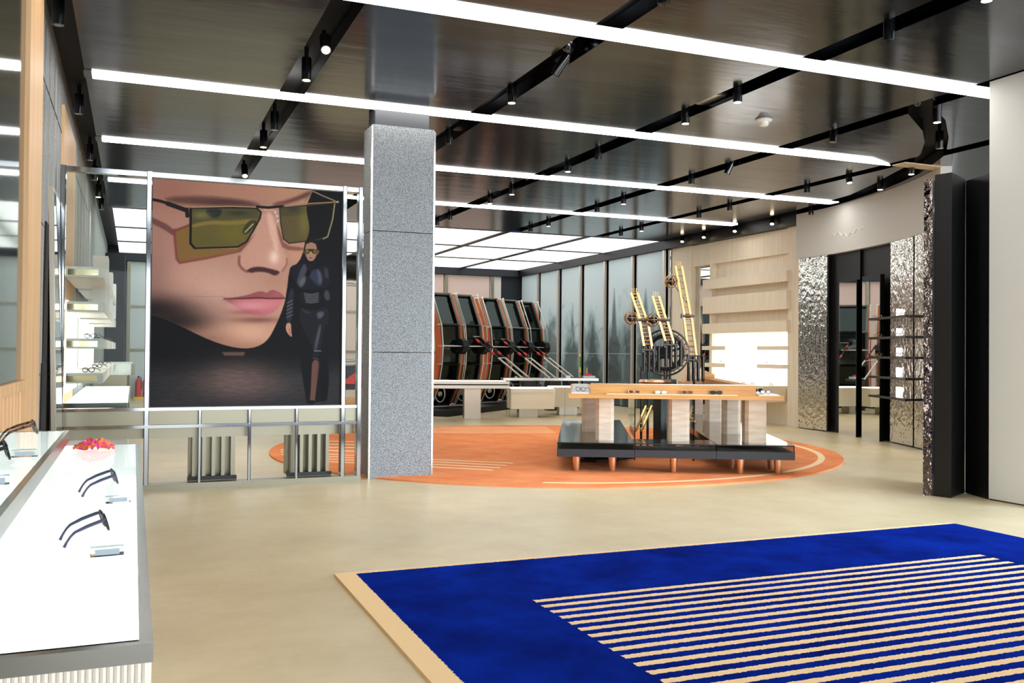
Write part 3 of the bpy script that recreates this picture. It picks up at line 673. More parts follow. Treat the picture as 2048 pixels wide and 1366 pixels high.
# cream stone end blocks rising behind the upstand
for (u,v) in ((1.86,3.2),(1.86,4.4)):
    b=MB(); b.extr([P3(u,v,ZT+.046),P3(u+.11,v,ZT+.046),P3(u+.11,v,ZT+.28),P3(u+.05,v,ZT+.28),P3(u,v,ZT+.1)],(TV[0]*.5,TV[1]*.5,0)); b.build('stone_shoulder','travertine',t)
    b=MB(); b.extr([P3(u+.112,v,ZT+.155),P3(u+.28,v,ZT+.155),P3(u+.28,v,ZT+.2),P3(u+.112,v,ZT+.27)],(TV[0]*.5,TV[1]*.5,0)); b.build('slanted_board','wood',t)
g='sunglasses on the central table'
def tg(u,v,z,rz,label,a,b,**k): make_glasses('sunglasses',label,g,(*UV(u,v),z),TA+rz,a,b,n=5,**k)
tg(.83,.12,ZT+.0525,0,'rose sunglasses leftmost on the wooden table front','copper','lensbrown',h=.034)
tg(1.12,.12,ZT+.0525,0,'pale clear sunglasses, second from left on the table front','tube','whitegloss',h=.03)
tg(1.4,.12,ZT+.0525,0,'tan sunglasses, third from left on the table front','brass','lensbrown',h=.036)
tg(1.71,.12,ZT+.0525,0,'black sunglasses rightmost on the wooden table front','black','lensdark',h=.036,w=.06)
tg(2.27,.3,ZT+.0565,.3,'black wire glasses on the white inlay at the right end of the table','black','whitegloss',h=.04)
tg(2.27,.75,ZT+.0565,.3,'dark glasses farther along the white inlay at the right end','black','lensdark',h=.04)
tg(.25,.5,ZT+.0565,-.5,'black glasses on the white inlay at the left end of the table','black','whitegloss',h=.045)
# power unit and cables under the plinth
p=UV(.42,1.2); t2=thing('power_supply','small grey power box with dark cables under the table plinth','power supply',(*p,.0165))
MB().box((p[0]-.07,p[1]-.1,.0165),(p[0]+.07,p[1]+.1,.09)).build('case','gunmetal',t2)
cb=MB()
for k in range(5):
    pts=[(p[0]+.05+.28*math.sin(a*1.3+k)*a*.35,p[1]-.15+.12*math.cos(a*2+k),.025+.01*k) for a in [i*.35 for i in range(14)]]
    cb.tube(pts,.008,6)
cb.build('cable','black',t2,True)
# ------------------------------------------------------------------ mechanical sculpture behind the table
def ladder(mb,a,b,w,side,rungs,r=.012):
    a,b=Vector(a),Vector(b); s=Vector(side)
    for k in (-1,1): mb.bar(a+s*k*w/2,b+s*k*w/2,r*2,r*2)
    for i in range(rungs): 
        c=a+(b-a)*((i+.5)/rungs); mb.cyl(c-s*w/2,c+s*w/2,r*.7,n=8)
vdir=Vector((fw.x,fw.y,0)).normalized(); rdir=Vector((vdir.y,-vdir.x,0))
def pt(px,py,d): return atD(px,py,d)
scx=pt(1331,705,12.5)
t=thing('kinetic_sculpture','gold and black mechanical sculpture with three ladder arms and a gear wheel','sculpture',(scx.x,scx.y,.0165))
wax=vdir+rdir*.25
wm_=MB(); wm_.torus(scx,wax,.31,.013,56,8); wm_.torus(scx,wax,.265,.008,56,6)
for k in range(24):
    a=2*PI*k/24; ax=wax.normalized(); q=ax.orthogonal().normalized(); q2=ax.cross(q); d=q*math.cos(a)+q2*math.sin(a)
    wm_.cyl(scx+d*.265,scx+d*.31,.006,n=6)
wm_.build('gear_ring','gunmetal',t,True)
wm_=MB(); wm_.torus(scx,wax,.225,.028,48,8)
for k in range(5):
    a=2*PI*k/5+.4; d=q*math.cos(a)+q2*math.sin(a); wm_.bar(scx,scx+d*.22,.04,.03)
wm_.cyl(scx-ax*.06,scx+ax*.06,.09,n=20); wm_.build('gear_hub','black',t,True)
hb=MB(); hb.bar(pt(1286,712,12.45),pt(1400,712,12.45),.03,.02); hb.build('axle_bar','black',t)
arms=[((1297,700),(1287,640),(1268,585),12.25,'gold',(1262,636)),((1341,690),(1326,640),(1311,592),12.2,'gold',(1306,640)),((1386,720),(1375,632),(1357,532),12.6,'gold',(1343,563))]
for (b0,b1,b2,d,mm,ball) in arms:
    lo=MB(); ladder(lo,pt(*b0,d),pt(*b1,d),.105,rdir,8,.015); lo.build('lower_arm','brass',t)
    hi=MB(); ladder(hi,pt(*b1,d),pt(*b2,d),.085,rdir,8,.0145); 
    tip=pt(*b2,d)
    for k in (-1,0,1): hi.cyl(tip+rdir*.025*k,tip+rdir*.03*k+Vector((0,0,.06)),.005,n=6)
    hi.build('upper_arm','gold',t)
    for q in (b1,b0):
        jn=MB(); c=pt(*q,d); jn.cyl(c-rdir*.09,c+rdir*.09,.024,n=14)
        for k in (-1,1): jn.box(c+rdir*k*.07-Vector((.016,.016,.032)),c+rdir*k*.07+Vector((.016,.016,.032)))
        jn.build('joint','gunmetal',t,True)
    sl=MB()
    c=pt(b0[0]+6,b0[1]+10,d)
    for k in range(4):
        e=c+rdir*(-.1+.065*k); sl.cyl(e+Vector((0,0,-.22)),e+Vector((0,0,.08)),.022,n=10); sl.cyl(e+Vector((0,0,.08)),e+Vector((0,0,.12)),.028,n=10)
    sl.build('cylinder_pack','darkmetal',t,True)
    c=pt(*ball,d); bl=MB()
    for k in range(3):
        axx=(rdir*math.cos(k*PI/3)+vdir*math.sin(k*PI/3)); bl.torus(c,axx,.085,.005,26,5)
    bl.torus(c,(0,0,1),.085,.005,26,5); bl.torus(c,vdir,.088,.007,26,5)
    bl.build('wire_ball','brass' if mm!='x' else 'steel',t,True)
    k_=MB(); k_.lathe(c-Vector((0,0,.05)),[(.02,0),(.045,.02),(.05,.05),(.03,.09)],14); k_.bar(c,pt(b1[0],b1[1]-25,d),.01,.01); k_.build('bulb','darkmetal',t,True)
st=MB()
for (px,dx) in ((1283,.0),(1296,.05),(1330,0),(1340,.04),(1388,0)):
    b=pt(px,745,12.5); st.cyl((b.x,b.y,.0165),(b.x,b.y,1.12),.017,n=10)
st.build('support_post','darkmetal',t,True)
b=pt(1330,745,12.6); MB().box((b.x-.12,b.y-.1,.0165),(b.x+.12,b.y+.1,.95)).build('drive_column','black',t)
b=pt(1310,757,12.4); MB().lathe((b.x,b.y,.9),[(.2,0),(.22,.02),(.2,.05)],30).build('turntable','copper',t,True)
sl=MB(); ladder(sl,pt(1277,862,11.1),pt(1298,812,11.4),.07,rdir,5,.01); sl.build('short_ladder','gold',t)
sl=MB(); ladder(sl,pt(1385,846,11.2),pt(1362,812,11.6),.07,rdir,5,.01); sl.build('short_ladder','gold',t)
gl=MB()
for u in (.9,1.6): gl.prism(rect(u,1.2,u+.012,2.6),.0165,.8)
gl.build('glass_screen','glass',t)
# ------------------------------------------------------------------ curved mirrored spine units on their stage
RD=Vector((.74,.67,0)).normalized(); ND=Vector((RD.y,-RD.x,0))
solo(MB().prism([tuple((Vector((5.3,18.1,0))+RD*s+ND*k)[:2]) for s,k in ((0,-.3),(5.6,-.3),(5.6,.75),(0,.75))],0,.12),'stage','black','low black stage under the curved mirrored units','platform',(7.3,19.9,0))
prof=[(-.28,.0),(-.05,.36),(.06,.9),(.09,1.32),(.03,1.78),(-.1,2.3),(-.2,2.62)]
prof=[(-.26,.05),(-.02,.42),(.1,.92),(.13,1.3),(.07,1.75),(-.26,2.42)]
def make_unit():
    L=Vector((0,0,0))
    t=thing('spine_unit','','kinetic sculpture',(0,0,.12),math.radians(18),'curved mirrored spine units')
    Mx=wm(t)
    def W(mb): mb.v=[tuple(Mx@Vector(v)) for v in mb.v]; return mb
    w=.56; th=.17
    # local: x along width, -y toward the front, z up
    for s in (0,1):
        x=s*w; b=MB()
        for (a,za),(c,zc) in zip(prof[:-1],prof[1:]):
            b.add([(x-.02,-a,za),(x+.02,-a,za),(x+.02,-a+th,za),(x-.02,-a+th,za),(x-.02,-c,zc),(x+.02,-c,zc),(x+.02,-c+th,zc),(x-.02,-c+th,zc)],[(3,2,1,0),(4,5,6,7),(0,1,5,4),(1,2,6,5),(2,3,7,6),(3,0,4,7)])
        W(b).build('side_board','orangewood',t)
    b=MB(); cr=MB()
    for (a,za),(c,zc) in zip(prof[:-1],prof[1:]):
        b.add([(.02,-a+.06,za),(w-.02,-a+.06,za),(w-.02,-c+.06,zc),(.02,-c+.06,zc)],[(0,1,2,3)])
        b.add([(.02,-a+.1,za),(w-.02,-a+.1,za),(w-.02,-c+.1,zc),(.02,-c+.1,zc)],[(3,2,1,0)])
        for xa,xb in ((.02,.07),(w-.07,w-.02)):
            cr.add([(xa,-a+.05,za),(xb,-a+.05,za),(xb,-c+.05,zc),(xa,-c+.05,zc),(xa,-a+.0,za),(xb,-a+.0,za),(xb,-c+.0,zc),(xa,-c+.0,zc)],[(0,1,2,3),(7,6,5,4),(0,4,5,1),(1,5,6,2),(2,6,7,3),(3,7,4,0)])
        for (k,zk) in ((a,za),(c,zc)):
            cr.cyl((.02,-k+.03,zk),(w-.02,-k+.03,zk),.032,n=6)
    W(b).build('mirror_face','armglass',t); W(cr).build('frame','gunmetal',t)
    tb=MB()
    for x in (-.03,w+.03):
        path=[(x,-a-.13,z) for a,z in prof]
        tb.tube(path,.013,6)
        for a,z in prof: tb.cyl((x,-a-.13,z),(x,-a+.02,z),.009,n=6)
        tb.cyl((x,-prof[-1][0]-.13,prof[-1][1]),(x,-prof[-1][0]+.14,prof[-1][1]+.0),.011,n=6)
    a,z=prof[3]; tb.cyl((-.03,-a-.13,z),(w+.03,-a-.13,z),.011,n=6)
    W(tb).build('tube_cage','tube',t,True)
    kn=MB()
    for x in (-.03,w+.03): kn.lathe((x,-prof[-1][0]-.13,prof[-1][1]-.02),[(.012,0),(.024,.015),(.024,.035),(.01,.05)],10)
    W(kn).build('knob','whitegloss',t,True)
    hb=MB(); a,z=prof[3]; hb.cyl((w-.1,-a-.03,z),(w+.05,-a-.03,z),.17,n=8); W(hb).build('hub','black',t)
    a,z=prof[1]; wl=MB(); wl.torus((-.04,-a-.2,z-.12),(1,0,0),.17,.014,24,6); wl.cyl((-.06,-a-.2,z-.12),(-.02,-a-.2,z-.12),.05,n=14)
    W(wl).build('foot_wheel','hose',t,True)
    rd=MB(); rd.tube([(-.05,-.02,.3),(-.06,-.12,.7),(-.05,-.2,1.2),(-.055,-.12,1.6)],.012,6); W(rd).build('red_cable','red',t,True)
    return t
proto=make_unit()
names=['leftmost curved mirrored unit with orange side boards, beside the grey column','second curved mirrored unit, paired with the one beside the column','third curved mirrored unit, first of the farther group','fourth curved mirrored unit, middle of the farther group','last and farthest curved mirrored unit, beside the mural glass']
spots=[(874,19.4),(918,19.95),(973,21.2),(1012,21.9),(1046,22.6)]
ul=[]
for i,(px,d) in enumerate(spots):
    b=atD(px,700,d); o=proto if i==0 else copy_tree(proto); o.location=(b.x,b.y,.12); o['label']=names[i]; ul.append((b.x,b.y))
for k,((pa,pb),d0,nm) in enumerate([(((945,673),(1058,762)),20.2,'leftmost'),(((1001,678),(1118,764)),21.6,'middle'),(((1040,678),(1168,764)),22.5,'rightmost')]):
    A=atD(*pa,d0-.35); B=A+ND*1.25; B.z=.72
    t=thing('push_rod','%s pair of striped push rods sloping down from the mirrored units'%nm,'push rod',(B.x,B.y,.0),group='push rods')
    for s in (0,.32):
        a=A+RD*s; b=B+RD*s
        r_=MB(); r_.cyl(a,b,.017,n=10); r_.build('rod','darkmetal',t,True); MB().cyl(a+(b-a)*.5,b,.021,n=10).build('pale_sleeve','tube',t,True)
        for f in (.08,.36): MB().cyl(a+(b-a)*f,a+(b-a)*(f+.06),.027,n=10).build('red_sleeve','red',t,True)
    r_=MB()
    for f in (.0,.5,.97): r_.cyl(A+(B-A)*f,A+(B-A)*f+RD*.32,.011,n=6)
    r_.build('cross_tie','tube',t,True)
    r_=MB(); r_.box((B.x-.02,B.y-.02,0),(B.x+.26,B.y+.26,.7)); r_.build('anchor_block','darkmetal',t)
# dark wheel machine glimpsed right of the poster
c=atD(697,645,16); t=thing('wheel_machine','black wheel machine with a red flap glimpsed between poster and column','machine',(c.x,c.y,0))
wb=MB(); wb.torus(c,vdir,.95,.22,48,10); wb.build('tyre','black',t,True)
wb=MB(); wb.torus(c,vdir,.66,.03,40,8); wb.build('rim','tube',t,True)
wb=MB(); q=atD(703,768,15.6); wb.extr([q+rdir*-.2,q+rdir*.2,q+rdir*.2+Vector((0,0,.3))],vdir*.05); wb.build('flap','red',t)
wb=MB(); wb.box((c.x-.2,c.y-.2,0),(c.x+.2,c.y+.2,.5)); wb.build('wood_block','wood',t)
# ------------------------------------------------------------------ back tables and cabinets
def box_uv(mb,o,u,v,w,d,z0,z1): 
    P=[(o[0],o[1]),(o[0]+u[0]*w,o[1]+u[1]*w),(o[0]+u[0]*w+v[0]*d,o[1]+u[1]*w+v[1]*d),(o[0]+v[0]*d,o[1]+v[1]*d)]; return mb.prism(P,z0,z1)
U2=(math.cos(math.radians(-14)),math.sin(math.radians(-14))); V2=(-U2[1],U2[0])
t=thing('steel_table','brushed steel table with one square pedestal behind the orange rug','table',(6.0,16.9,0))
box_uv(MB(),(5.95,16.95),U2,V2,.32,.35,0,.6).build('pedestal','satin',t)
box_uv(MB(),(5.0,16.9),U2,V2,1.75,.6,.6,.66).build('lower_slab','satin',t)
box_uv(MB(),(5.02,16.93),U2,V2,1.71,.54,.661,.685).build('gap_board','black',t)
box_uv(MB(),(5.0,16.9),U2,V2,1.75,.6,.686,.735).build('top_slab','satin',t)
box_uv(MB(),(5.05,16.95),U2,V2,1.65,.5,.736,.742).build('white_inlay','lit',t)
for i,(o,lab) in enumerate([((6.95,17.0),'cream display cabinet on a steel foot under the long glass table'),((8.05,17.45),'farther cream display cabinet half hidden by the wooden table')]):
    t=thing('display_cabinet',lab,'cabinet',(o[0]+.4,o[1]+.2,0),group='cream cabinets')
    box_uv(MB(),(o[0]+.2,o[1]+.06),U2,V2,.38,.3,0,.17).build('foot','satin',t)
    box_uv(MB(),o,U2,V2,.88,.6,.17,.5).build('body','cream',t)
    box_uv(MB(),(o[0]-.01,o[1]-.012),U2,V2,.9,.62,.501,.575).build('drawer','cream',t)
    box_uv(MB(),(o[0]+.02,o[1]+.02),U2,V2,.84,.56,.576,.592).build('lit_top','lit',t)
t=thing('glass_table','long narrow glass topped table on clear legs in front of the cream cabinets','table',(7.6,17.0,0))
box_uv(MB(),(6.84,17.15),U2,V2,1.95,.4,.735,.785).build('table_top','steel',t)
for (u,v) in ((.12,.02),(.36,.02),(.12,.4),(1.25,.02),(1.66,.02),(1.66,.4)):
    o=(6.84+U2[0]*u+V2[0]*v,17.15+U2[1]*u+V2[1]*v); box_uv(MB(),o,U2,V2,.025,.02,0,.735).build('leg','acrylic',t)
k=0
for (u,v,m,w,h,lab) in ((.25,.1,'yellow',.05,.03,'small yellow part'),(.5,.15,'red',.04,.025,'small red part'),(.78,.1,'blue',.04,.03,'small blue part'),(1.0,.2,'black',.06,.02,'small black part'),(1.3,.1,'whitegloss',.09,.05,'small white box'),(1.55,.12,'red',.05,.02,'flat red chip')):
    o=(6.84+U2[0]*u+V2[0]*v,17.15+U2[1]*u+V2[1]*v)
    solo(box_uv(MB(),o,U2,V2,w,w*.8,.786,.786+h),'machine_part',m,lab+' lying on the long glass table','small part',(*o,.786),'loose parts on the glass table')
o=(6.84+U2[0]*1.68+V2[0]*.15,17.15+U2[1]*1.68+V2[1]*.15)
t=thing('model_boat','small blue and white model on the right end of the glass table','model',(*o,.786))
box_uv(MB(),o,U2,V2,.24,.16,.786,.83).build('hull','coldpanel',t)
box_uv(MB(),(o[0]+.05,o[1]+.02),U2,V2,.13,.1,.831,.87).build('deck','red',t); MB().cyl((o[0]+.1,o[1]+.06,.871),(o[0]+.1,o[1]+.06,1.0),.008).build('mast','yellow',t)
for (u,m,lab) in ((.15,'whitegloss','white sheet of paper left on the steel table'),(.75,'coldpanel','pale folded cloth left on the steel table')):
    o=(5.05+U2[0]*u+.05,17.0+U2[1]*u); solo(box_uv(MB(),o,U2,V2,.4,.3,.743,.756),'paper_sheet',m,lab,'paper',(*o,.743))
# ------------------------------------------------------------------ mural glass wall on the right
XM=11.02
def yX(px,X=XM,py=620): return onX(px,py,X).y
segs=[(1043.5,1074.7),(1081,1115),(1123,1159),(1169,1207.5),(1217.5,1262.5),(1274.5,1325)]
Ya,Yb=yX(1325),yX(1043.5)
HW,WW=190,420
YY=np.linspace(Yb,Ya,WW)[None,:]*np.ones((HW,1)); ZZ=np.linspace(3.62,.02,HW)[:,None]*np.ones((1,WW))
n1=sum(vnoise((HW,WW),(40/2**k,30/2**k),20+k)/2**k for k in range(5))/2
n2=sum(vnoise((HW,WW),(90/2**k,14/2**k),40+k)/2**k for k in range(4))/1.9
mp=Paint(YY,ZZ,(176,196,204))
mp.mix((196,210,216),np.exp(-((ZZ-3.)/.7)**2)*.8)
mp.mix((120,142,148),np.clip((2.35+2.6*(n1-.5)-ZZ)/.7,0,1)*.8); mp.mix((74,94,99),np.clip((1.75+3.*(n1-.5)-ZZ)/.7,0,1)*.9); mp.mix((50,66,69),np.clip((.8+1.5*(n1-.5)-ZZ)/.8,0,1)*.8)
mp.mix((150,168,172),np.clip((n2-.58)*5,0,1)*np.clip((2.4-ZZ)/.8,0,1)*.55); mp.mix((28,40,44),np.clip((n2-.62)*6,0,1)*np.clip((1.9-ZZ),0,1)*0+np.clip((.36-n2)*6,0,1)*np.clip((2.0-ZZ)/.8,0,1)*.7)
def spire(px,ptop,zb,wd,c,op):
    y=yX(px); zt_=onX(px,ptop,XM).z
    P=[]; n=9
    for s in (1,-1):
        rr=range(n) if s==1 else range(n-1,-1,-1)
        for k in rr:
            f=k/(n-1); z=zt_+(zb-zt_)*f; ww=wd*f**1.3*(1 if k%2 else .7); P.append((y+s*ww*(.75+.5*((k*7)%3)/2),z))
    mp.poly(P,c,.09,op*.8)
mp.mix((196,208,210),np.clip((n2-.6)*4,0,1)*np.clip((2.2-ZZ)/1.2,0,1)*.35)
for a in ((1228,578,.6,.5,(48,66,70),.85),(1291,578,.5,.9,(70,92,98),.8),(1145,607,.5,.5,(74,94,98),.75),(1186,640,.3,.7,(40,56,60),.7),(1055,605,.8,.3,(70,88,94),.8),(1100,640,.4,.6,(62,78,78),.7),(1305,610,.3,.7,(84,104,108),.6),(1250,650,.3,.6,(86,104,108),.6)): spire(*a)
rs=np.random.default_rng(11)
for k in range(90):
    y0_=rs.uniform(Ya,Yb); z0_=rs.uniform(.1,2.1); an=rs.uniform(.2,2.9); ln=rs.uniform(.2,.9)
    P_=[(y0_,z0_),(y0_+ln*.5*math.cos(an)+rs.normal(0,.08),z0_+ln*.5*math.sin(an)),(y0_+ln*math.cos(an+.4),z0_+ln*math.sin(an+.4)*.8)]
    cc=(168,188,192) if rs.random()<.5 else (40,54,58)
    mp.line(P_,cc,rs.uniform(.01,.05),.07,rs.uniform(.25,.5)*(1 if z0_<1.6 else .5),2)
mp.poly([(yX(1088),1.95),(yX(1094),2.12),(yX(1104),1.9),(yX(1114),1.72),(yX(1114),.9),(yX(1102),.8),(yX(1092),1.2)],(92,104,104),.08,.7)
mp.line([(yX(1085),1.9),(yX(1088),1.6),(yX(1086),1.3),(yX(1094),1.05),(yX(1090),.7)],(176,192,196),.03,.04,.6,2)
for i,s in enumerate(segs):
    ya,yb=yX(s[1]),yX(s[0]); xm=XM
    t=thing('mural_panel',f'misty forest mural glass panel, {["farthest","second farthest","third farthest","fourth farthest","second nearest","nearest"][i]} on the right wall','mural panel',(xm,(ya+yb)/2,0),group='misty mural glass panels')
    i0=int(round((yb-Yb)/(Ya-Yb)*(WW-1))); i1=int(round((ya-Yb)/(Ya-Yb)*(WW-1)))
    MB().box((xm+.004,ya,.02),(xm+.03,yb,3.625)).build('backing','coldpanel',t)
    painted_sheet('mural_print','mural',mp.I[:,i0:i1+1],(xm,yb,3.62),(0,ya-yb,0),(0,0,-3.6),t)
    MB().box((xm-.03,ya-.10,.0),(xm+.02,ya-.03,3.625)).build('edge_post','tube',t)
    st_=MB(); st_.box((xm-.006,ya,1.28),(xm-.002,yb,1.29)); st_.build('joint_line','coldpanel',t)
    if i<5:
        yn=yX(segs[i+1][0])
        solo(MB().box((xm+.05,yn+.02,.02),(xm+.06,ya-.12,3.62)),'mirror_strip','mirrordim',f'narrow mirror strip between mural panels, {ORD[4-i]} of five','mirror',(xm+.05,(ya+yn)/2,0),'mirror strips between mural panels')
yn=yX(1337)
solo(MB().box((XM+.05,yn,.02),(XM+.06,yX(1325)-.12,3.62)),'mirror_strip','mirrordim','narrow mirror strip between nearest mural panel and the beige wood wall','mirror',(XM+.05,yn,0),'mirror strips between mural panels')
q=onX(1160,745,XM-.04)
t=thing('safety_sticker','small green and yellow sticker strip on a steel post of the mural wall','sticker',(XM-.035,q.y,.78))
MB().box((XM-.036,q.y-.04,.92),(XM-.032,q.y+.05,1.2)).build('green_band','green',t); MB().box((XM-.036,q.y-.04,.78),(XM-.032,q.y+.05,.915)).build('yellow_band','yellow',t)
MB().box((XM-.036,q.y-.04,1.205),(XM-.032,q.y+.05,1.28)).build('yellow_band','yellow',t)
solo(MB().box((7.2,17.56,Z-.03),(7.34,17.61,Z-.001)),'tape_patch','blue','small blue tape patch where a ceiling channel meets the luminous ceiling','tape',(7.27,17.58,Z-.03))
# back wall lining
for i,(xa,xb,m,nm) in enumerate([(-.2,1.95,'coldpanel','behind the poster screen'),(1.98,4.3,'coldpanel','hidden behind the poster'),(4.33,6.6,'pink','behind the grey column'),(6.63,8.55,'pink','right of the grey column'),(8.58,10.02,'pink','above the mirrored units'),(10.05,10.4,'backpanel','with a narrow pale return in the back corner')]):
    t=thing('wall_lining',f'tall pale metal back wall lining panel {nm}','wall panel',((xa+xb)/2,26.35,0),group='back wall lining panels')
    MB().box((xa,26.33,0),(xb,26.395,3.61)).build('sheet',m,t)
    b=MB(); b.box((xa+.02,26.29,0),(xa+.1,26.325,3.61)); 
    for z in (1.25,2.4): b.box((xa+.11,26.3,z),(xb,26.328,z+.06))
    b.build('mullion','champagne',t)
# ------------------------------------------------------------------ beige wood wall
XB=11.1
yl,yr=yX(1337,XB),13.31
def yB(px,X=XB): return onX(px,640,X).y
def zB(px,py,X=XB): return onX(px,py,X).z
for a_,b_ in (((XB,yB(1382),0),(XB+.15,yl,3.63)),((XB+.02,13.41,3.17),(XB+.15,yB(1382)-.001,3.625)),((XB-.03,13.31,0),(XB+.15,yB(1578),3.63)),
              ((XB+.10,yB(1577.5),0),(XB+.15,yB(1419)-.001,3.169)),((XB,yB(1424),0),(XB+.099,yB(1419),3.169))):
    struct(MB().box(a_,b_),'wall_beige','beigewood')
solo(MB().box((XB+.12,yB(1418.5),.05),(XB+.14,yB(1383),3.17)),'wall_mirror','mirror','tall narrow mirror in the opening of the beige wall','mirror',(XB+.12,yB(1400),.05))
solo(MB().box((XB+.02,yB(1382.5),.02),(XB+.06,yB(1348),3.16)),'wall_panel','beigewood','narrow yellowish panel left of the mirror opening in the beige wall','wall panel',(XB+.04,yB(1365),0))
XS=10.98
for i,(pl,pr,tl,bl,lab) in enumerate([(1405,1572.7,560.4,579.6,'top beige box shelf on the beige wall'),(1405,1572.7,595,628,'middle and deepest beige box shelf on the beige wall'),(1405,1573.3,648,667.5,'lowest beige box shelf, just above the glowing niche')]):
    ya,yb=onX(pr,600,XS).y,onX(pl,600,XS).y; zt_,zb=onX(pl,tl,XS).z,onX(pl,bl,XS).z
    solo(MB().box((XS,ya,zb),(XB+.095,yb,zt_),.004),'box_shelf','beigewood',lab,'shelf',(XS,(ya+yb)/2,zb),'beige box shelves')
XN=11.195
nz0,nz1=onX(1500,767,XN).z,onX(1430,669,XN).z
ny0,ny1=onX(1576.5,700,XN).y,onX(1424,700,XN).y
solo(MB().box((XN-.01,ny0,nz0),(XN-.001,ny1,nz1)),'light_niche','niche','glowing white niche panel in the beige wall','light panel',(XN,(ny0+ny1)/2,nz0))
XL=11.06
for (pl,pr,a,b,lab) in ((1403.5,1450,692,700,'upper short beige shelf, left side of the glowing niche'),(1513.7,1577,692,700,'upper short beige shelf, right side of the glowing niche'),(1404.5,1450,726,734.3,'lower short beige shelf, left side of the glowing niche'),(1513.7,1577,729,737,'lower short beige shelf, right side of the glowing niche')):
    ya,yb=onX(pr,700,XL).y,onX(pl,700,XL).y; zt_,zb=onX((pl+pr)/2,a,XL).z,onX((pl+pr)/2,b,XL).z
    solo(MB().box((XL,max(ya,13.33),zb),(XN-.012,yb,zt_),.003),'niche_shelf','beigewood',lab,'shelf',(XL,(ya+yb)/2,zb),'niche shelves')
zc=nz0
solo(MB().box((10.66,13.9,.42),(XB+.095,yB(1424),zc-.01),.01),'wall_counter','cream','cream counter under the glowing niche behind the table','counter',(10.9,15,.42))
def far_glasses(loc,rz,label,m='black',group='glasses in the glowing niche',s=1.):
    f=MB()
    for k in (-1,1): f.tube(rim_path(k*.034,.056,.042,12),.004,5,True)
    f.tube([(-.01,0,.01),(.01,0,.01)],.004,5)
    for k in (-1,1): f.tube([(k*.062,0,.012),(k*.064,.07,.012),(k*.06,.12,-.012)],.0035,5)
    R=Matrix.Rotation(rz,4,'Z'); f.v=[tuple(Vector(loc)+R@(Vector(v)*s)+Vector((0,0,.026*s))) for v in f.v]
    solo(f,'sunglasses',m,label,'sunglasses',loc,group)
for (px,py,X,lab) in ((1442,728.5,XL+.05,'tiny dark glasses on the lower left shelf of the glowing niche'),(1485.5,727,XL+.05,None),(1533,731,XL+.05,'tiny dark glasses on the lower right shelf of the glowing niche'),(1504,764,10.95,'tiny dark glasses on the counter at the middle of the glowing niche'),(1542,767,10.95,'tiny dark glasses on the counter at the right of the glowing niche')):
    q=onX(px,py,X)
    if lab is None:
        q=onX(1485.5,768,10.95); lab='tiny dark glasses on the counter, leftmost below the glowing niche'
    zz_=onX((1404.5+1450)/2,726,XL).z if 'lower left' in lab else (onX((1513.7+1577)/2,729,XL).z if 'lower right' in lab else zc-.009)
    far_glasses((q.x,q.y,zz_+.001),-PI/2,lab)
# ------------------------------------------------------------------ curved white wall with hammered panels
arc=[(10.9,13.3),(10.87,12.41),(10.72,11.57),(10.48,10.62),(10.2,9.88),(10.02,9.5),(9.9,9.25),(9.8,9.1)]
arc=smooth(arc,2,False)
def nrm(i):
    a=arc[max(i-1,0)]; b=arc[min(i+1,len(arc)-1)]; d=Vector((b[0]-a[0],b[1]-a[1])).normalized(); return (-d.y,d.x)
# outward = away from the store centre
out=[(x+.14*( -nrm(i)[0] if (-nrm(i)[0]*(x-5.3)-nrm(i)[1]*(y-11.4))>0 else nrm(i)[0]),y+.14*(-nrm(i)[1] if (-nrm(i)[0]*(x-5.3)-nrm(i)[1]*(y-11.4))>0 else nrm(i)[1])) for i,(x,y) in enumerate(arc)]
cw=MB(); cw.prism(arc+out[::-1],3.0,Z-.002); struct(cw,'wall_curved','plasterdim',True)
inn=lambda d:[(x+(5.3-x)/math.hypot(5.3-x,11.4-y)*d,y+(11.4-y)/math.hypot(5.3-x,11.4-y)*d) for x,y in arc]
bk=inn(-.10); cw=MB(); cw.prism(bk+inn(-.16)[::-1],0,2.998); struct(cw,'wall_curved','black',True)
def seg(y0,y1,d):     # polyline of the wall arc between two Y values, offset inward by d
    A=inn(d); ys_=[p[1] for p in A]
    def at(y):
        for (x0_,ya),(x1_,yb) in zip(A[:-1],A[1:]):
            if yb<=y<=ya: f=(y-ya)/(yb-ya+1e-9); return (x0_+(x1_-x0_)*f,y)
        return A[-1] if y<A[-1][1] else A[0]
    return [at(y0)]+[p for p in A if y1<p[1]<y0]+[at(y1)]
def curved_panel(y0,y1,d0,d1,za,zb):
    a=seg(y0,y1,d1); b=seg(y0,y1,d0); return MB().prism(a+b[::-1],za,zb)
for (y0,y1,lab) in ((13.2,12.43,'hammered mirror metal panel nearest the beige wall'),(10.62,9.94,'hammered mirror metal panel behind the black shelves'),(9.9,9.3,'hammered mirror metal panel right of the black shelves, beside the dark partition')):
    solo(curved_panel(y0,y1,-.02,.02,.02,2.99),'hammered_panel','hammered',lab,'wall panel',(*seg(y0,y1,0)[0],.02),'hammered metal panels',True)
dv=MB()
a=seg(11.63,11.60,-.08); dv.prism(seg(11.64,11.60,-.099)+seg(11.64,11.60,-.06)[::-1],0.01,2.99); struct(dv,'trim_6','black')
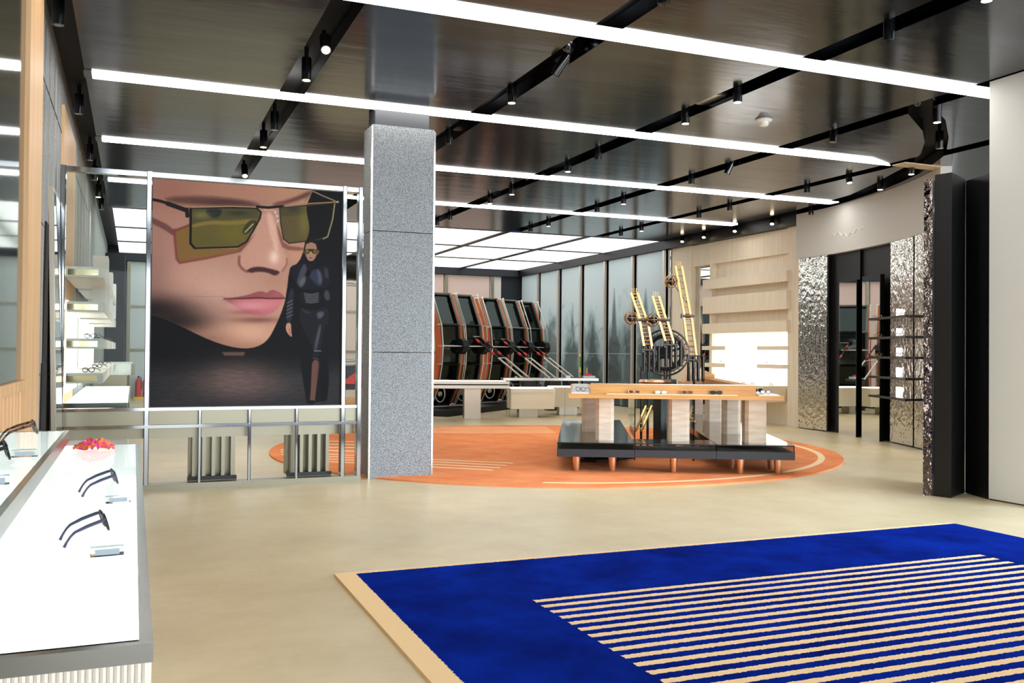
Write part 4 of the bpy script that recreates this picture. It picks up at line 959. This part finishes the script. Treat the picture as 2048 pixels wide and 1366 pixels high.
for (y0,y1,zt_,lab) in ((11.97,11.46,2.50,'left standing mirror in the black recess'),(11.3,10.78,2.53,'right standing mirror in the black recess, leaning beside the shelves')):
    t=thing('standing_mirror',lab,'mirror',(*seg(y0,y1,.02)[0],0),group='pair of tall mirrors')
    pa,pb=seg(y0,y1,.0)[0],seg(y0,y1,.0)[-1]; d=Vector((pb[0]-pa[0],pb[1]-pa[1],0)).normalized(); nn=Vector((d.y,-d.x,0))
    if nn.dot(Vector((5.3-pa[0],11.4-pa[1],0)))<0: nn=-nn
    pa,pb=Vector((*pa,0)),Vector((*pb,0))
    MB().extr([pa+nn*.02,pb+nn*.02,pb+nn*.09,pa+nn*.09],(0,0,zt_)).build('frame','darkmetal',t)
    e=d*.008
    MB().extr([pa+nn*.0905+e,pb+nn*.0905-e,pb+nn*.094-e,pa+nn*.094+e],(0,0,zt_-.01)).build('mirror_glass','mirror',t)
ZS=[1.735,1.49,1.245,.99,.75]
shz=[onX(1805,y,10.35).z for y in (635,674,713,752.5,791.5)]
sn=['topmost','second','middle','fourth','lowest']
for i,z in enumerate(shz):
    t=thing('display_shelf',f'{sn[i]} of five black floating shelves on the hammered wall','shelf',(*seg(10.9,9.5,.1)[0],z-.03),group='black floating shelves')
    P=seg(10.74,9.55,.0215)+seg(10.74,9.55,.34)[::-1]
    MB().prism(P,z-.035,z).build('board','blackgloss',t)
    P=seg(10.74,9.55,.341)+seg(10.74,9.55,.35)[::-1]; MB().prism(P,z-.03,z-.006).build('edge_strip','gunmetal',t)
    q=seg(10.34,10.2,.1); d=Vector((q[-1][0]-q[0][0],q[-1][1]-q[0][1],0)).normalized(); b0=Vector((*seg(10.36,10.3,.07)[0],z+.002))
    t2=thing('light_card',f'small glowing white card standing on the {sn[i]} black shelf','sign',tuple(b0),group='glowing cards on the black shelves')
    d2=rdir
    MB().extr([b0,b0+d2*.1,b0+d2*.1+vdir*.012,b0+vdir*.012],(0,0,.125)).build('card_face','card',t2)
    if i in (0,1,2):
        for kx,yy in ((0,10.72),(1,10.02)):
            q=seg(yy,yy-.1,.2)[0]; far_glasses((q[0],q[1],z+.001),math.radians(-62),f'gold rimmed glasses {"left" if kx==0 else "right"} of the glowing card on the {sn[i]} black shelf','gold','glasses on the black shelves')
# faint raised script on the white wall
sc=MB(); q=[]
for i in range(60):
    f=i/59; y=12.35-.95*f; q.append((*seg(y,y-.02,.004)[0],3.29+.03*math.sin(f*34)*(1-.4*f)+.03*math.sin(f*9)))
sc.tube(q,.008,5); solo(sc,'wall_lettering','whitegloss','faint raised white script squiggle on the curved white wall','lettering',q[0],smooth=True)
# ------------------------------------------------------------------ dark partition and white wall at the right
t=thing('dark_partition','tall black partition with a hammered metal edge at the right','partition',(6.95,6.5,0))
PA,PB=Vector((6.815,6.52,0)),Vector((6.868,6.468,0)); dd=Vector((.74,.67,0)).normalized()
MB().extr([PA,PB,PB+dd*.9,PA+dd*.9],(0,0,2.95)).build('hammered_edge','hammerdark',t)
q=MB(); q.prism([(6.885,6.455),(6.925,6.30),(7.32,6.50),(7.6,6.9),(7.5,7.05)],0.005,2.985); q.build('black_leaf','black',t)
MB().prism([(7.322,6.498),(7.20,6.14),(7.6,6.14),(7.6,6.498)],0.005,2.97).build('black_return','black',t)
MB().prism([(6.872,6.47),(6.884,6.458),(7.45,7.03),(7.44,7.04)],0.,2.93).build('inner_liner','blackgloss',t)
struct(MB().box((7.185,5.5,.012),(7.42,6.12,Z-.001)),'wall_right','plaster')  # near end cut short out of view so the added daylight passes
struct(MB().box((7.192,5.5,0),(7.42,6.115,.0118)),'baseboard_right','black')
# ------------------------------------------------------------------ shelving bays beyond the poster screen, along the stone wall
for i,(ya,yb,lab) in enumerate([(9.92,11.9,'nearest'),(12.3,14.3,'second'),(14.7,16.7,'third')]):
    t=thing('shelf_bay',f'{lab} white lit shelf bay on the stone wall beyond the poster screen','shelf unit',(-.5,(ya+yb)/2,0),group='lit shelf bays')
    MB().box((-.63,ya+.2,.86),(-.61,yb-.05,1.78)).build('light_panel','niche',t)
    for z,h in ((2.0,.10),(1.66,.10),(1.30,.1),(.96,.1)):
        s=MB().box((-.608 if z<1.8 else -.63,ya,z),(-.28,yb,z+h)).build('shelf','white',t)
        b=MB(); b.box((-.6,ya-.006,z+.018),(-.33,ya-.001,z+.075)); b.build('shelf_trim','goldmirror',s,label='gold mirrored end strip')
    f=MB()
    for k in range(6): f.box((-.44,yb-.5+k*.09,1.79),(-.28,yb-.485+k*.09,2.35))
    f.build('fin','whitegloss',t)
    far_glasses((-.4,ya+.15,1.401),-2.6,f'small glasses on the {lab} lit shelf bay, upper row','frameblue','glasses on the lit bays')
    far_glasses((-.42,ya+.3,1.061),-2.6,f'small glasses on the {lab} lit shelf bay, lower row','black','glasses on the lit bays')
t=thing('low_counter','low white glowing counter below the lit shelf bays','counter',(-.35,11.6,0))
MB().box((-.63,10.0,0),(-.05,14.6,.68)).build('body','white',t)
e=MB(); e.box((-.05,9.985,.68),(-.035,14.6,.765)); e.box((-.63,9.985,.68),(-.0505,9.999,.765)); e.build('steel_rim','rimsteel',t)
MB().box((-.63,10.0,.681),(-.051,14.6,.758)).build('light_panel','lit',t)
t=thing('steel_counter','rounded steel counter on a steel pedestal near the dark end wall','counter',(-.2,16.8,0))
MB().box((-.5,17.0,0),(-.1,17.6,.86)).build('pedestal','satin',t)
MB().box((-.64,16.95,.861),(.02,17.9,1.05),.06).build('top_box','steel',t)
MB().box((-.6,17.0,1.051),(-.02,17.85,1.075),.05).build('white_top','whitegloss',t)
solo(MB().box((-.655,24.2,0),(-.22,26.19,3.61)),'dark_pier','darkwall','dark blue grey pier at the far left corner','pier',(-.45,25.2,0))
def extinguisher(x,y,label):
    t=thing('fire_extinguisher',label,'fire extinguisher',(x,y,.06),group='fire extinguishers in the yellow rack')
    MB().lathe((x,y,.06),[(.07,0),(.075,.03),(.075,.38),(.05,.45),(.025,.48)],18).build('cylinder','red',t,True)
    MB().cyl((x,y,.54),(x,y,.6),.02).build('valve','black',t,True)
    MB().tube([(x,y,.58),(x+.06,y-.04,.56),(x+.09,y-.05,.4),(x+.08,y-.05,.25)],.012,6).build('hose','black',t,True)
extinguisher(.12,26.0,'red fire extinguisher at the left of the yellow rack'); extinguisher(.3,26.0,'red fire extinguisher at the right of the yellow rack')
solo(MB().box((0,25.88,0),(.42,26.12,.059)),'extinguisher_rack','yellow','low yellow rack holding the fire extinguishers','rack',(.2,26,0))
# ------------------------------------------------------------------ assumed, unseen open shop front behind the viewer (assumed daylight), world
struct(MB().box((-3.2,-6.1,3.2),(14.5,-6.0,3.99)),'wall_front','darkwall')
struct(MB().box((14.4,2.6,0),(14.5,13.2,3.99)),'wall_right','plaster')  # unseen wall, left open toward the front to admit assumed daylight
l=bpy.data.lights.new('assumed_daylight_fill','AREA'); l.shape='RECTANGLE'; l.size=3.2; l.size_y=2.6; l.energy=140; l.spread=math.radians(62); l.color=(.62,.8,1)  # added area light, no window built: assumed daylight cooling the floor at right
lo=bpy.data.objects.new('assumed_daylight_fill',l); COL.objects.link(lo); lo.location=(9.6,.6,1.9)
lo.rotation_euler=(Vector((6.2,5.9,0))-Vector(lo.location)).to_track_quat('-Z','Y').to_euler()
w=bpy.data.worlds.new('World'); SC.world=w; w.use_nodes=True
w.node_tree.nodes['Background'].inputs['Color'].default_value=(.86,.92,1,1); w.node_tree.nodes['Background'].inputs['Strength'].default_value=6.5
SC.view_settings.view_transform='Standard'; SC.view_settings.look='None'; SC.view_settings.gamma=1; SC.view_settings.use_curve_mapping=False
SC.view_settings.exposure=0.34
